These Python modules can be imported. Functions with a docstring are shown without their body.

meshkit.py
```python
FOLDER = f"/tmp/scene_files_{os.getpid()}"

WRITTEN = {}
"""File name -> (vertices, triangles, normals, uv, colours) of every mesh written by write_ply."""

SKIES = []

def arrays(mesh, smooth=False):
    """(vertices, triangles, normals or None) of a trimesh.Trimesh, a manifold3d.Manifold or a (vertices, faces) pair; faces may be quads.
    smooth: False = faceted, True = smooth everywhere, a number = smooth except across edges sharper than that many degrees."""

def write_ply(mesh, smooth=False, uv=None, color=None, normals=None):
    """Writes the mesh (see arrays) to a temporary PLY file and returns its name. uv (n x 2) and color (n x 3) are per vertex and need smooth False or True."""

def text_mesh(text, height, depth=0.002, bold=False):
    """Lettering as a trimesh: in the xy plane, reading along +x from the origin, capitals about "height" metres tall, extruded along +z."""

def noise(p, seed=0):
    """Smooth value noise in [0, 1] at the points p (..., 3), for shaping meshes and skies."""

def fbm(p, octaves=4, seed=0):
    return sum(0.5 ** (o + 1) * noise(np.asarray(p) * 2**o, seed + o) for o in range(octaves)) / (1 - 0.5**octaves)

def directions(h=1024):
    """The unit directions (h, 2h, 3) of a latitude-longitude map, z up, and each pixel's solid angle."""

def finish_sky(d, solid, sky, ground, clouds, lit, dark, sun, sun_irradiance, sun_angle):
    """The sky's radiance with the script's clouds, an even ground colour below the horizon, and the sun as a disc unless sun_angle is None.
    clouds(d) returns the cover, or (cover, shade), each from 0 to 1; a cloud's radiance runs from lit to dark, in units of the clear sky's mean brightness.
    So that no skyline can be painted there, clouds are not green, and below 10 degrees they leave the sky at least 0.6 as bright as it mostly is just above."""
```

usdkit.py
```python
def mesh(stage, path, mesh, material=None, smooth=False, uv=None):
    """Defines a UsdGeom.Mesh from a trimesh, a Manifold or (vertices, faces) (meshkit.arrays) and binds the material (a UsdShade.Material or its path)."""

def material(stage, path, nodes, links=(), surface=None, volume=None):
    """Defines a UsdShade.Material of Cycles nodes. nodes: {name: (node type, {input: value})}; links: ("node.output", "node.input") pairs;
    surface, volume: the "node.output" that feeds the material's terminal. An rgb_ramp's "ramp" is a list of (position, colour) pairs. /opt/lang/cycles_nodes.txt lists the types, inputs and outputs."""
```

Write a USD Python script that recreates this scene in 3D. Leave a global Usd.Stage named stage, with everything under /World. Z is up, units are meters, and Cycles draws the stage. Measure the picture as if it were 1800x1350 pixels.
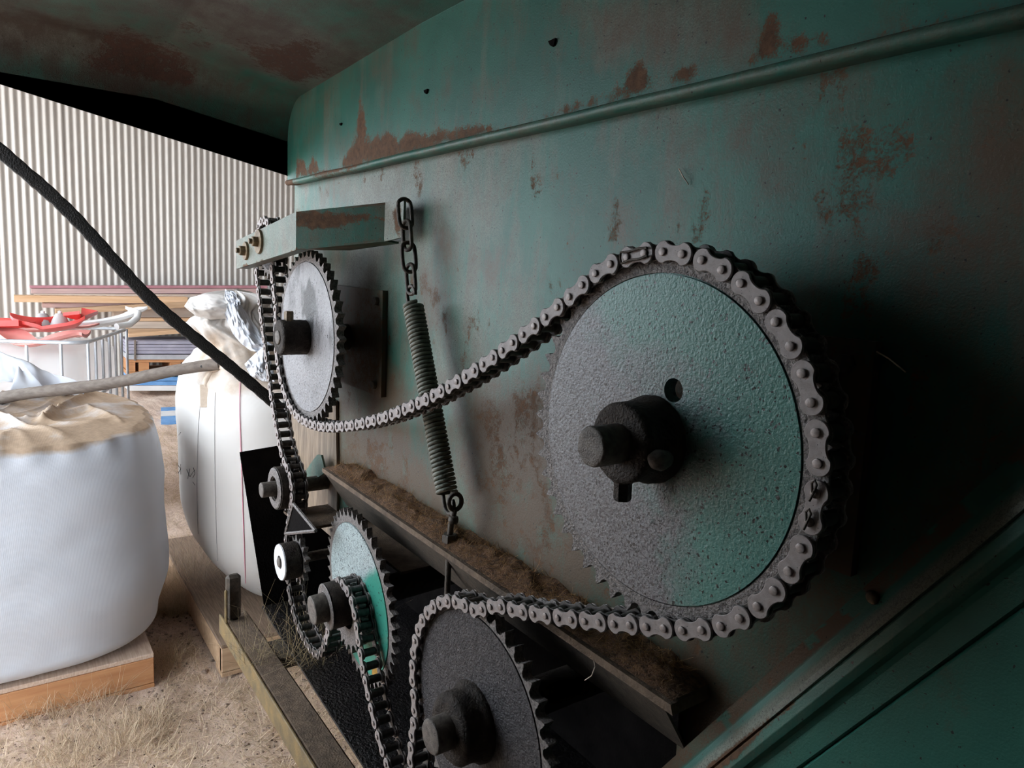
import math, random
import numpy as np, trimesh, shapely
from shapely.geometry import Polygon, Point
from scipy.interpolate import CubicSpline
from pxr import Usd, UsdGeom, UsdLux, UsdShade, Gf, Sdf, Vt
import meshkit, usdkit
import manifold3d as m3
rng = np.random.default_rng(7)
random.seed(7)
PI = math.pi

stage = Usd.Stage.CreateInMemory()
UsdGeom.SetStageUpAxis(stage, 'Z'); UsdGeom.SetStageMetersPerUnit(stage, 1.0)
UsdGeom.Xform.Define(stage, '/World'); UsdGeom.Scope.Define(stage, '/World/Looks')

# ------------------------------------------------------------------ camera, sky, sun, exposure
EXPOSURE = 1.2
SKY = (0.80, 0.90, 1.0); SKY_I = 1.0
SUN_I = 6.0; SUN_ELEV = 58; SUN_AZ = 60          # the sun stands behind the shed and lights only the yard outside
F_PX = 1242.0
_n = np.array([.81043, -.04384, .58419]); _n /= np.linalg.norm(_n)
_w = np.array([-908., 440 - 675, F_PX]); _w -= _n * (_w @ _n); _w /= np.linalg.norm(_w)
_z = np.cross(-_w, _n); _z = -_z if _z[1] > 0 else _z
ROT = np.stack([-_w, _n, _z])                     # world axes in camera axes (x right, y down, z forward)
EYE = np.array([0, -.544, 1.65])
cam = UsdGeom.Camera.Define(stage, '/World/camera')
cam.CreateHorizontalApertureAttr(36.0); cam.CreateVerticalApertureAttr(27.0)
cam.CreateFocalLengthAttr(36.0 * F_PX / 1800)
cam.CreateClippingRangeAttr((0.02, 500.0)); cam.CreateExposureAttr(EXPOSURE)
_m = np.eye(4); _m[0, :3] = ROT[:, 0]; _m[1, :3] = -ROT[:, 1]; _m[2, :3] = -ROT[:, 2]; _m[3, :3] = EYE
cam.AddTransformOp().Set(Gf.Matrix4d(_m.tolist()))
dome = UsdLux.DomeLight.Define(stage, '/World/sky'); dome.CreateIntensityAttr(SKY_I); dome.CreateColorAttr(Gf.Vec3f(*SKY))
sun = UsdLux.DistantLight.Define(stage, '/World/sun'); sun.CreateIntensityAttr(SUN_I); sun.CreateColorAttr(Gf.Vec3f(1, .93, .82)); sun.CreateAngleAttr(.53)
sun.AddRotateZOp().Set(SUN_AZ); sun.AddRotateXOp().Set(90 - SUN_ELEV)

def ray(px, py): return ROT @ np.array([(px - 900) / F_PX, (py - 675) / F_PX, 1.])
def on_y(px, py, y): r = ray(px, py); return EYE + r * ((y - EYE[1]) / r[1])
def on_z(px, py, z): r = ray(px, py); return EYE + r * ((z - EYE[2]) / r[2])
def on_x(px, py, x): r = ray(px, py); return EYE + r * ((x - EYE[0]) / r[0])
def at_d(px, py, d): return EYE + ray(px, py) * d

# ------------------------------------------------------------------ naming, things and parts
used = {}
def numbered(parent, name):
    k = (parent, name); i = used.get(k, -1) + 1; used[k] = i
    return f'{parent}/{name}' + (f'_{i:03d}' if i else '')
def tag(prim, label=None, cat=None, group=None, kind=None):
    for k, v in (('label', label), ('category', cat), ('group', group), ('kind', kind)):
        if v: prim.SetCustomDataByKey(k, v)
    return prim
BASE = {}
def thing(name, label, cat, base=(0, 0, 0), group=None, kind=None):
    p = numbered('/World', name); x = UsdGeom.Xform.Define(stage, p)
    x.AddTranslateOp().Set(Gf.Vec3d(*map(float, base))); BASE[p] = np.array(base, float)
    tag(x.GetPrim(), label, cat, group, kind); return p
def tm(mesh):
    if hasattr(mesh, 'to_mesh'): q = mesh.to_mesh(); return trimesh.Trimesh(np.array(q.vert_properties[:, :3]), np.array(q.tri_verts), process=False)
    if isinstance(mesh, (tuple, list)) and not isinstance(mesh[0], trimesh.Trimesh):
        v, f = np.asarray(mesh[0], float), np.asarray(mesh[1], int)
        if f.shape[1] == 4: f = np.vstack([f[:, [0, 1, 2]], f[:, [0, 2, 3]]])
        return trimesh.Trimesh(v, f, process=False)
    if isinstance(mesh, list): return trimesh.util.concatenate(mesh)
    return mesh
def part(parent, name, mesh, mat, smooth=False, label=None, mask=None, kind=None, col=None):
    """One Mesh prim under a thing (or a part of it); coordinates of mesh are world coordinates."""
    path = numbered(parent, name); base = BASE[parent]; BASE[path] = base
    v, f, n = meshkit.arrays(tm(mesh), smooth)
    m = UsdGeom.Mesh.Define(stage, path)
    m.CreatePointsAttr(Vt.Vec3fArray.FromNumpy((v - base).astype(np.float32)))
    m.CreateFaceVertexCountsAttr(Vt.IntArray.FromNumpy(np.full(len(f), 3, np.int32)))
    m.CreateFaceVertexIndicesAttr(Vt.IntArray.FromNumpy(f.astype(np.int32).ravel()))
    m.CreateSubdivisionSchemeAttr('none')
    if n is not None:
        m.CreateNormalsAttr(Vt.Vec3fArray.FromNumpy(np.asarray(n).astype(np.float32))); m.SetNormalsInterpolation('vertex')
    for key, fn in (('mask', mask), ('tint', col)):
        if fn is not None:
            a = fn(v) if callable(fn) else fn
            UsdGeom.PrimvarsAPI(m).CreatePrimvar(key, Sdf.ValueTypeNames.Color3fArray, 'vertex').Set(Vt.Vec3fArray.FromNumpy(np.clip(a, 0, 1).astype(np.float32)))
    UsdShade.MaterialBindingAPI.Apply(m.GetPrim()).Bind(mat)
    tag(m.GetPrim(), label=label, kind=kind); return path
def solo(name, label, cat, mesh, mat, base=None, group=None, kind=None, **kw):
    """A thing that is a single mesh."""
    t = tm(mesh); BASE['/World'] = np.array(t.bounds.mean(0) * [1, 1, 0] + [0, 0, t.bounds[0, 2]]) if base is None else np.array(base, float)
    b = BASE['/World']; p = part('/World', name, t, mat, **kw)
    UsdGeom.Xformable(stage.GetPrimAtPath(p)).AddTranslateOp().Set(Gf.Vec3d(*map(float, b)))
    tag(stage.GetPrimAtPath(p), label, cat, group, kind); return p

# ------------------------------------------------------------------ shapes
def cbox(lo, hi, c=.001):
    lo, hi = np.minimum(lo, hi).astype(float), np.maximum(lo, hi).astype(float); c = min(c, (hi - lo).min() * .45)
    pts = [np.where(s, hi - c * np.array(o), lo + c * np.array(o)) for s in np.ndindex(2, 2, 2) for o in ((0, 1, 1), (1, 0, 1), (1, 1, 0))]
    return trimesh.convex.convex_hull(np.array(pts))
def beam(a, b, w, h, up=(0, 0, 1), c=.002):
    a, b = np.array(a, float), np.array(b, float); L = np.linalg.norm(b - a); d = (b - a) / L
    s = np.cross(d, up); s /= np.linalg.norm(s); u = np.cross(s, d)
    m = cbox((0, -w / 2, -h / 2), (L, w / 2, h / 2), c); m.vertices = a + m.vertices @ np.stack([d, s, u]); return m
def tube(pts, r, sides=10, closed=False, caps=True):
    p = np.array(pts, float); n = len(p)
    t = (np.roll(p, -1, 0) - np.roll(p, 1, 0)) if closed else np.gradient(p, axis=0)
    t /= np.linalg.norm(t, axis=1, keepdims=True) + 1e-12
    a = np.cross(t[0], [0, 0, 1.] if abs(t[0][2]) < .9 else [1., 0, 0]); A = []
    for k in range(n):
        a = a - t[k] * (a @ t[k]); a /= np.linalg.norm(a) + 1e-12; A.append(a)
    A = np.array(A); B = np.cross(t, A); th = np.arange(sides) * 2 * PI / sides
    r = np.broadcast_to(r, (n,))
    v = p[:, None] + r[:, None, None] * (np.cos(th)[None, :, None] * A[:, None] + np.sin(th)[None, :, None] * B[:, None])
    i, j = np.meshgrid(np.arange(n if closed else n - 1), np.arange(sides), indexing='ij'); i2, j2 = (i + 1) % n, (j + 1) % sides
    q = np.stack([i * sides + j, i * sides + j2, i2 * sides + j2, i2 * sides + j], -1).reshape(-1, 4)
    f = np.vstack([q[:, [0, 1, 2]], q[:, [0, 2, 3]]]); v = v.reshape(-1, 3)
    if caps and not closed:
        v = np.vstack([v, p[0], p[-1]]); k = n * sides
        e = np.arange(sides); e2 = (e + 1) % sides
        f = np.vstack([f, np.stack([e2, e, np.full(sides, k)], 1), np.stack([(n - 1) * sides + e, (n - 1) * sides + e2, np.full(sides, k + 1)], 1)])
    return trimesh.Trimesh(v, f, process=False)
def lathe(prof, o, ax=(0, 1, 0), sides=40, lump=0, seed=0):
    """prof: [(radius, position along ax)]; starts and ends on the axis if the solid is closed."""
    ax = np.array(ax, float) / np.linalg.norm(ax); a = np.cross(ax, [0, 0, 1.] if abs(ax[2]) < .9 else [1., 0, 0]); a /= np.linalg.norm(a); b = np.cross(ax, a)
    pr = []
    for (r0, y0), (r1, y1) in zip(prof[:-1], prof[1:]):
        k = max(1, int(np.hypot(r1 - r0, y1 - y0) / .006)) if lump else 1
        pr += [(r0 + (r1 - r0) * q / k, y0 + (y1 - y0) * q / k) for q in range(k)]
    pr.append(prof[-1]); pr = np.array(pr); n = len(pr); th = np.arange(sides) * 2 * PI / sides
    v = np.array(o) + pr[:, None, 1, None] * ax + pr[:, None, 0, None] * (np.cos(th)[None, :, None] * a + np.sin(th)[None, :, None] * b)
    v = v.reshape(-1, 3)
    i, j = np.meshgrid(np.arange(n - 1), np.arange(sides), indexing='ij'); j2 = (j + 1) % sides
    q = np.stack([i * sides + j, i * sides + j2, (i + 1) * sides + j2, (i + 1) * sides + j], -1).reshape(-1, 4)
    m = trimesh.Trimesh(v, np.vstack([q[:, [0, 1, 2]], q[:, [0, 2, 3]]]), process=False)
    m.merge_vertices(); m.update_faces(m.nondegenerate_faces())
    if lump:
        m.vertices = m.vertices + m.vertex_normals * ((meshkit.fbm(m.vertices * 160, 3, seed) - .5) * 2 * lump)[:, None]
    return fixn(m)
def fixn(m):
    if m.volume < 0: m.invert()
    return m
def slab_y(poly, y0, y1):
    """A polygon in (x, z) as a plate from y0 to y1."""
    poly = Polygon(poly) if not isinstance(poly, Polygon) else poly
    m = trimesh.creation.extrude_polygon(poly, abs(y1 - y0), engine='earcut'); v = m.vertices
    m.vertices = np.stack([v[:, 0], min(y0, y1) + v[:, 2], v[:, 1]], 1); m.invert(); return fixn(m)
def slab_x(poly, x0, x1):
    """A polygon in (y, z) as a plate from x0 to x1."""
    m = trimesh.creation.extrude_polygon(Polygon(poly), abs(x1 - x0), engine='earcut'); v = m.vertices
    m.vertices = np.stack([min(x0, x1) + v[:, 2], v[:, 0], v[:, 1]], 1); return fixn(m)
def slab_z(poly, z0, z1):
    m = trimesh.creation.extrude_polygon(Polygon(poly), abs(z1 - z0), engine='earcut'); v = m.vertices
    m.vertices = np.stack([v[:, 0], v[:, 1], min(z0, z1) + v[:, 2]], 1); return fixn(m)
def refine(m, L):
    mm = m3.Manifold(m3.Mesh(np.array(m.vertices, np.float32), np.array(m.faces, np.uint32))) if not hasattr(m, 'to_mesh') else m
    return tm(mm.refine_to_length(L))
def grid(fn, nu, nv, thick=None):
    """Surface fn(u, v) on [0, 1]^2; with thick a closed sheet, offset by that vector."""
    u, v = np.meshgrid(np.linspace(0, 1, nu), np.linspace(0, 1, nv), indexing='ij'); P = fn(u, v).reshape(-1, 3)
    i, j = np.meshgrid(np.arange(nu - 1), np.arange(nv - 1), indexing='ij')
    q = np.stack([i * nv + j, (i + 1) * nv + j, (i + 1) * nv + j + 1, i * nv + j + 1], -1).reshape(-1, 4)
    if thick is not None:
        N = nu * nv; P = np.vstack([P, P + np.asarray(thick)])
        rim = np.concatenate([np.arange(nu - 1) * nv, (nu - 1) * nv + np.arange(nv - 1), np.arange(nu - 1, 0, -1) * nv + nv - 1, np.arange(nv - 1, 0, -1)])
        nx = np.roll(rim, -1)
        q = np.vstack([q, q[:, ::-1] + N, np.stack([nx, rim, rim + N, nx + N], 1)])
    m = trimesh.Trimesh(P, np.vstack([q[:, [0, 1, 2]], q[:, [0, 2, 3]]]), process=False)
    return m
def hexbolt(o, ax, r, h, washer=0, rot=.2):
    ax = np.array(ax, float); ax /= np.linalg.norm(ax); a = np.cross(ax, [.3, .2, 1.]); a /= np.linalg.norm(a); b = np.cross(ax, a)
    th = np.arange(6) * PI / 3 + rot; ring = lambda rr, d: [np.array(o) + ax * d + rr * (math.cos(t) * a + math.sin(t) * b) for t in th]
    return trimesh.convex.convex_hull(np.array(ring(r, 0) + ring(r, h * .85) + ring(r * .88, h)))
def pos(v, y=None): return v

# ------------------------------------------------------------------ materials
def mat(name, nodes, links, surface='p.BSDF'): return usdkit.material(stage, '/World/Looks/' + name, nodes, links, surface=surface)
def noise_n(scale, detail=3, rough=.55, dist=0): return ('noise_texture', {'scale': scale, 'detail': detail, 'roughness': rough, 'distortion': dist})
def simple(name, c1, c2, scale=20, rough=.6, metal=0, bump=.3, bscale=None, bdist=.002, stretch=None, spec=.5, speck=None, speck_scale=220, speck_t=.12):
    """Two tones by noise, with relief; optional dark specks."""
    nodes = {'g': ('geometry', {}), 'mp': ('mapping', {'scale': stretch or (1, 1, 1)}), 'n': noise_n(scale, 4), 'r': ('rgb_ramp', {'ramp': [(.3, c1), (.7, c2)]}),
             'b': noise_n(bscale or scale * 6, 4), 'bp': ('bump', {'strength': bump, 'distance': bdist}),
             'p': ('principled_bsdf', {'roughness': rough, 'metallic': metal, 'specular_ior_level': spec})}
    links = [('g.position', 'mp.vector'), ('mp.vector', 'n.vector'), ('mp.vector', 'b.vector'), ('n.fac', 'r.fac'), ('b.fac', 'bp.height'), ('bp.normal', 'p.normal')]
    if speck:
        nodes.update({'vo': ('voronoi_texture', {'scale': speck_scale}), 'vn': noise_n(speck_scale * .35, 2), 'va': ('math', {'math_type': 'multiply_add', 'value2': -.5, 'value3': .25}), 'vb': ('math', {'math_type': 'add'}),
                      'vm': ('map_range', {'from_min': speck_t + .1, 'from_max': speck_t, 'clamp': True}), 'mx': ('mix', {'color2': speck})})
        links += [('g.position', 'vo.vector'), ('g.position', 'vn.vector'), ('vn.fac', 'va.value1'), ('vo.distance', 'vb.value1'), ('va.value', 'vb.value2'), ('vb.value', 'vm.value'), ('vm.result', 'mx.fac'), ('r.color', 'mx.color1'), ('mx.color', 'p.base_color')]
    else: links += [('r.color', 'p.base_color')]
    return mat(name, nodes, links)
def paint(name, dark, light, grey, dirt, rust1, rust2, rough=.5, streak=(24, 24, 4.5), specks=.09, fine=1.0, bump=.25, crackle=None, spk=150):
    """Old machine paint. The mesh's mask says where it has rusted (r), is caked with dirt or darkened as shade (g) or is rubbed grey (b); noise breaks the edges up."""
    N = {'g': ('geometry', {}), 'a': ('attribute', {'attribute': 'mask'}), 's': ('separate_color', {}),
         'n1': noise_n(5, 4), 'n2': noise_n(70 * fine, 5, .65), 'n3': noise_n(420 * fine, 3), 'mp': ('mapping', {'scale': streak}), 'ns': noise_n(1, 6, .72, .6), 'n4': noise_n(300 * fine, 2, .6, 1.6), 'cm': ('map_range', {'from_min': .52, 'from_max': .43, 'clamp': True}), 'gc': ('mix', {'color1': grey, 'color2': crackle or tuple(.6 * np.array(grey))}), 'n5': noise_n(16, 5, .7), 'k5': ('math', {'math_type': 'multiply_add', 'value2': 1.5, 'value3': -.75}), 'dc': ('math', {'math_type': 'add'}),
         'base': ('rgb_ramp', {'ramp': [(.3, dark), (.7, light)]}),
         'k1': ('math', {'math_type': 'multiply_add', 'value2': .9, 'value3': -.45}), 'k2': ('math', {'math_type': 'multiply_add', 'value2': .5, 'value3': -.25}),
         'ks': ('math', {'math_type': 'multiply_add', 'value2': 1.1, 'value3': -.55}),
         'ra': ('math', {'math_type': 'add'}), 'rb': ('math', {'math_type': 'add'}), 'rm': ('map_range', {'from_min': .42, 'from_max': .62, 'clamp': True}),
         'da': ('math', {'math_type': 'add'}), 'db': ('math', {'math_type': 'add'}), 'dm': ('map_range', {'from_min': .15, 'from_max': .95, 'clamp': True}),
         'ga': ('math', {'math_type': 'add'}), 'gm': ('map_range', {'from_min': .15, 'from_max': .85, 'clamp': True}),
         'rc': ('rgb_ramp', {'ramp': [(.3, rust1), (.7, rust2)]}),
         'vo': ('voronoi_texture', {'scale': spk}), 'vs': ('separate_color', {}), 'vt': ('math', {'math_type': 'multiply_add', 'value2': specks * 4.4, 'value3': -specks * 2.2}), 'vd': ('math', {'math_type': 'subtract'}), 'vm': ('map_range', {'from_min': -.015, 'from_max': .025, 'clamp': True, 'to_max': .95}), 'wd': ('mix', {'fac': .012 / fine}),
         'm1': ('mix', {}), 'm2': ('mix', {'color2': dirt}), 'm3': ('mix', {}), 'm4': ('mix', {'color2': (.012, .011, .01)}),
         'rr': ('map_range', {'to_min': rough, 'to_max': .85, 'clamp': True}), 'bp': ('bump', {'strength': bump, 'distance': .0015}), 'bh': ('math', {'math_type': 'multiply_add', 'value2': -.7}),
         'p': ('principled_bsdf', {'specular_ior_level': .4})}
    L = [('g.position', f'{k}.vector') for k in ('n1', 'n2', 'n3', 'n4', 'n5', 'mp')] + [('mp.vector', 'ns.vector'), ('a.color', 's.color'),
         ('n1.fac', 'base.fac'), ('n2.fac', 'k1.value1'), ('n3.fac', 'k2.value1'), ('ns.fac', 'ks.value1'),
         ('s.r', 'ra.value1'), ('k1.value', 'ra.value2'), ('ra.value', 'rb.value1'), ('k2.value', 'rb.value2'), ('rb.value', 'rm.value'),
         ('s.g', 'da.value1'), ('ks.value', 'da.value2'), ('da.value', 'db.value1'), ('k2.value', 'db.value2'), ('n4.fac', 'cm.value'), ('cm.result', 'gc.fac'), ('gc.color', 'm1.color2'), ('n5.fac', 'k5.value1'), ('db.value', 'dc.value1'), ('k5.value', 'dc.value2'), ('dc.value', 'dm.value'),
         ('s.b', 'ga.value1'), ('ks.value', 'ga.value2'), ('ga.value', 'gm.value'), ('n2.fac', 'rc.fac'),
         ('vo.color', 'vs.color'), ('vs.r', 'vt.value1'), ('vt.value', 'vd.value1'), ('vo.distance', 'vd.value2'), ('vd.value', 'vm.value'), ('g.position', 'wd.color1'), ('n2.color', 'wd.color2'), ('wd.color', 'vo.vector'), ('base.color', 'm1.color1'), ('gm.result', 'm1.fac'), ('m1.color', 'm2.color1'), ('dm.result', 'm2.fac'),
         ('m2.color', 'm4.color1'), ('vm.result', 'm4.fac'), ('m4.color', 'm3.color1'), ('rc.color', 'm3.color2'), ('rm.result', 'm3.fac'), ('m3.color', 'p.base_color'),
         ('rm.result', 'rr.value'), ('rr.result', 'p.roughness'), ('rm.result', 'bh.value1'), ('n3.fac', 'bh.value3'), ('bh.value', 'bp.height'), ('bp.normal', 'p.normal')]
    return mat(name, N, L)
GREEN = dict(dark=(.011, .088, .066), light=(.026, .140, .104), grey=(.165, .185, .145), dirt=(.082, .055, .031), rust1=(.050, .026, .013), rust2=(.125, .064, .031))
M = {}
M['paint'] = paint('green_machine_paint', **GREEN)
M['paint_under_shaded'] = paint('dirty_shaded_underside_paint', dark=(.014, .085, .065), light=(.03, .13, .10), grey=(.13, .145, .125), dirt=(.05, .036, .029), rust1=(.026, .012, .009), rust2=(.072, .033, .022), streak=(8, 30, 8))  # copy of the green paint, dirt and rust darkened to put hood shade in
M['paint_web'] = paint('green_sprocket_paint', dark=(.050, .170, .140), light=(.080, .220, .185), grey=(.175, .175, .185), dirt=(.03, .026, .024), rust1=(.05, .02, .012), rust2=(.16, .07, .04), rough=.36, streak=(60, 60, 60), specks=.21, fine=.72, bump=.5, crackle=(.075, .07, .075), spk=260)
M['paint_teal'] = paint('teal_sprocket_paint', dark=(.03, .22, .16), light=(.05, .28, .21), grey=(.42, .50, .50), dirt=(.03, .026, .024), rust1=(.30, .15, .02), rust2=(.42, .24, .04), rough=.3, streak=(80, 80, 8), specks=.18, fine=.8, crackle=(.17, .21, .215), spk=170)
M['grease_web'] = simple('greasy_black_sprocket', (.022, .02, .021), (.10, .09, .094), 170, .32, 0, 1, 300, .005, spec=.3)
M['grey_web'] = paint('grey_dusty_sprocket', dark=(.16, .155, .16), light=(.29, .28, .29), grey=(.36, .36, .37), dirt=(.035, .032, .032), rust1=(.10, .07, .05), rust2=(.2, .14, .1), rough=.42, streak=(90, 90, 14), specks=.15, fine=.45, bump=.9, crackle=(.19, .18, .19), spk=150)
M['rim'] = simple('worn_sprocket_teeth', (.055, .048, .046), (.25, .22, .205), 260, .5, .1, 1, 300, .003)
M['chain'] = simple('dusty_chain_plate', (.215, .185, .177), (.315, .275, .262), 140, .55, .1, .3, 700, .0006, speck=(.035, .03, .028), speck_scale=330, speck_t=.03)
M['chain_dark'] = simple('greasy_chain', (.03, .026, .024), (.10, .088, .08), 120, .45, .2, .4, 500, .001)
M['pin'] = simple('chain_pin', (.16, .13, .12), (.36, .31, .29), 200, .5, .3, .3, 600, .0006)
M['hub'] = simple('greasy_rusty_hub', (.018, .014, .012), (.058, .046, .038), 60, .6, 0, .9, 300, .004, spec=.15)
M['shaft'] = simple('dusty_shaft_end', (.06, .05, .042), (.17, .145, .125), 110, .6, .1, .7, 500, .002)
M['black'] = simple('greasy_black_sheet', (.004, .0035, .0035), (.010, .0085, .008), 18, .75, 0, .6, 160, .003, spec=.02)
M['pan'] = simple('greasy_black_pan', (.007, .0065, .007), (.016, .014, .014), 18, .28, 0, 1, 130, .005, spec=.5)
M['brown_dust'] = simple('brown_dusty_steel', (.07, .046, .03), (.175, .118, .076), 45, .85, 0, .8, 260, .003)
M['spring'] = simple('dusty_green_spring', (.09, .10, .08), (.24, .235, .19), 70, .6, .1, .5, 300, .002)
M['steel'] = simple('dark_dirty_steel', (.03, .024, .018), (.085, .065, .048), 90, .6, .1, .6, 380, .002)
M['bolt'] = simple('rusty_bolt', (.11, .075, .04), (.26, .19, .11), 120, .6, .1, .5, 500, .0015)
M['rubber'] = simple('black_rubber', (.006, .006, .006), (.018, .016, .016), 50, .55, 0, .7, 240, .004)
M['yellow'] = simple('worn_yellow_paint', (.085, .062, .03), (.21, .135, .045), 28, .65, 0, .6, 260, .002)
M['white_face'] = simple('white_washer', (.55, .55, .58), (.72, .72, .76), 60, .4, 0, .2)
M['chaff'] = simple('chaff_dust', (.055, .026, .012), (.26, .135, .065), 130, .95, 0, 1, 420, .006)
M['zinc'] = simple('zinc_sheet', (.42, .385, .345), (.49, .455, .41), 2.5, .42, .25, .1, 40, .001, stretch=(1, 1, .3))
M['roof'] = simple('roof_sheet', (.38, .38, .37), (.46, .46, .45), 3, .5, .2, .1)
M['blocker_boards'] = simple('blocker_boards', (.17, .155, .14), (.27, .25, .22), 8, .8, 0, .3, stretch=(4, 4, .3))
M['galv'] = simple('galvanised_tube', (.50, .53, .57), (.62, .65, .69), 14, .35, .4, .1)
M['plastic_white'] = simple('white_plastic_tank', (.72, .71, .70), (.82, .81, .80), 4, .4, 0, .05)
M['tank'] = mat('translucent_tank_plastic', {'p': ('principled_bsdf', {'base_color': (.80, .79, .78), 'roughness': .4}), 't': ('translucent_bsdf', {'color': (.9, .89, .88)}), 'm': ('mix_closure', {'fac': .6})}, [('p.BSDF', 'm.closure1'), ('t.BSDF', 'm.closure2')], 'm.closure')
M['red'] = simple('red_plastic', (.62, .05, .045), (.72, .085, .07), 8, .4, 0, .1)
M['pink'] = simple('faded_red_plastic', (.70, .25, .22), (.80, .36, .32), 8, .45, 0, .1)
M['grey_plastic'] = simple('grey_plastic', (.30, .28, .28), (.42, .40, .39), 10, .5, 0, .1)
M['blue'] = simple('blue_pallet_paint', (.12, .30, .60), (.20, .40, .70), 8, .6, 0, .2)
M['lilac'] = simple('lilac_grey_panel', (.30, .29, .36), (.40, .385, .46), 6, .6, 0, .2)
M['tan_stain'] = simple('tan_stained_sheet', (.10, .068, .045), (.27, .20, .135), 14, .6, 0, .3, stretch=(5, 5, .7))
M['tan_ply'] = simple('dirty_plywood', (.16, .105, .07), (.31, .215, .15), 12, .8, 0, .4, 120, .001, stretch=(1, 12, 6))
M['ply'] = simple('dusty_plywood', (.46, .31, .22), (.62, .46, .36), 12, .8, 0, .3, 120, .001, stretch=(1, 12, 6))
def wood(name, a, b, s=(20, 1.2, 20)): return simple(name, a, b, 2.2, .75, 0, .35, 14, .001, stretch=s)
M['wood_orange'] = wood('orange_timber', (.42, .18, .075), (.55, .28, .125))
M['wood_amber'] = wood('amber_timber', (.58, .34, .18), (.70, .47, .29))
M['wood_pale'] = wood('pale_timber', (.52, .42, .34), (.66, .55, .46))
M['wood_pink'] = wood('pinkish_timber', (.47, .31, .29), (.60, .42, .39))
M['wood_tan'] = wood('tan_timber', (.40, .25, .145), (.54, .36, .22))
M['wood_grey'] = wood('grey_weathered_wood', (.13, .10, .082), (.22, .18, .15), (30, 2, 30))
M['maroon'] = simple('maroon_board', (.40, .17, .20), (.52, .25, .28), 8, .6, 0, .2)
def bag_mat(name, tone, dustc):
    N = {'g': ('geometry', {}), 'a': ('attribute', {'attribute': 'mask'}), 's': ('separate_color', {}), 'n': noise_n(9, 5, .6), 'n2': noise_n(60, 4),
         'w1': ('wave_texture', {'scale': 150, 'bands_direction': 'z', 'distortion': 1, 'detail': 1}), 'w2': ('wave_texture', {'scale': 150, 'bands_direction': 'y', 'distortion': 1, 'detail': 1}), 'w': ('math', {'math_type': 'multiply'}),
         'k': ('math', {'math_type': 'multiply_add', 'value2': 1.2, 'value3': -.6}), 'd': ('math', {'math_type': 'add'}), 'dm': ('map_range', {'from_min': .25, 'from_max': .8, 'clamp': True}),
         'dc': ('rgb_ramp', {'ramp': [(.3, tuple(np.array(dustc) * .8)), (.7, dustc)]}), 'm': ('mix', {'color1': tone}), 'm2': ('mix', {'color2': (.72, .16, .26)}),
         'bp': ('bump', {'strength': .22, 'distance': .001}), 'p': ('principled_bsdf', {'roughness': .55, 'specular_ior_level': .3}), 't': ('translucent_bsdf', {}), 'mc': ('mix_closure', {'fac': .12})}
    L = [('g.position', 'n.vector'), ('g.position', 'n2.vector'), ('g.position', 'w1.vector'), ('g.position', 'w2.vector'), ('a.color', 's.color'), ('n.fac', 'k.value1'), ('s.r', 'd.value1'), ('k.value', 'd.value2'), ('d.value', 'dm.value'),
         ('n2.fac', 'dc.fac'), ('dc.color', 'm.color2'), ('dm.result', 'm.fac'), ('m.color', 'm2.color1'), ('s.g', 'm2.fac'), ('m2.color', 'p.base_color'), ('m2.color', 't.color'), ('w1.fac', 'w.value1'), ('w2.fac', 'w.value2'), ('w.value', 'bp.height'), ('bp.normal', 'p.normal'),
         ('p.BSDF', 'mc.closure1'), ('t.BSDF', 'mc.closure2')]
    return mat(name, N, L, 'mc.closure')
M['bag'] = bag_mat('white_woven_bag', (.64, .655, .70), (.50, .36, .25))
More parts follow.
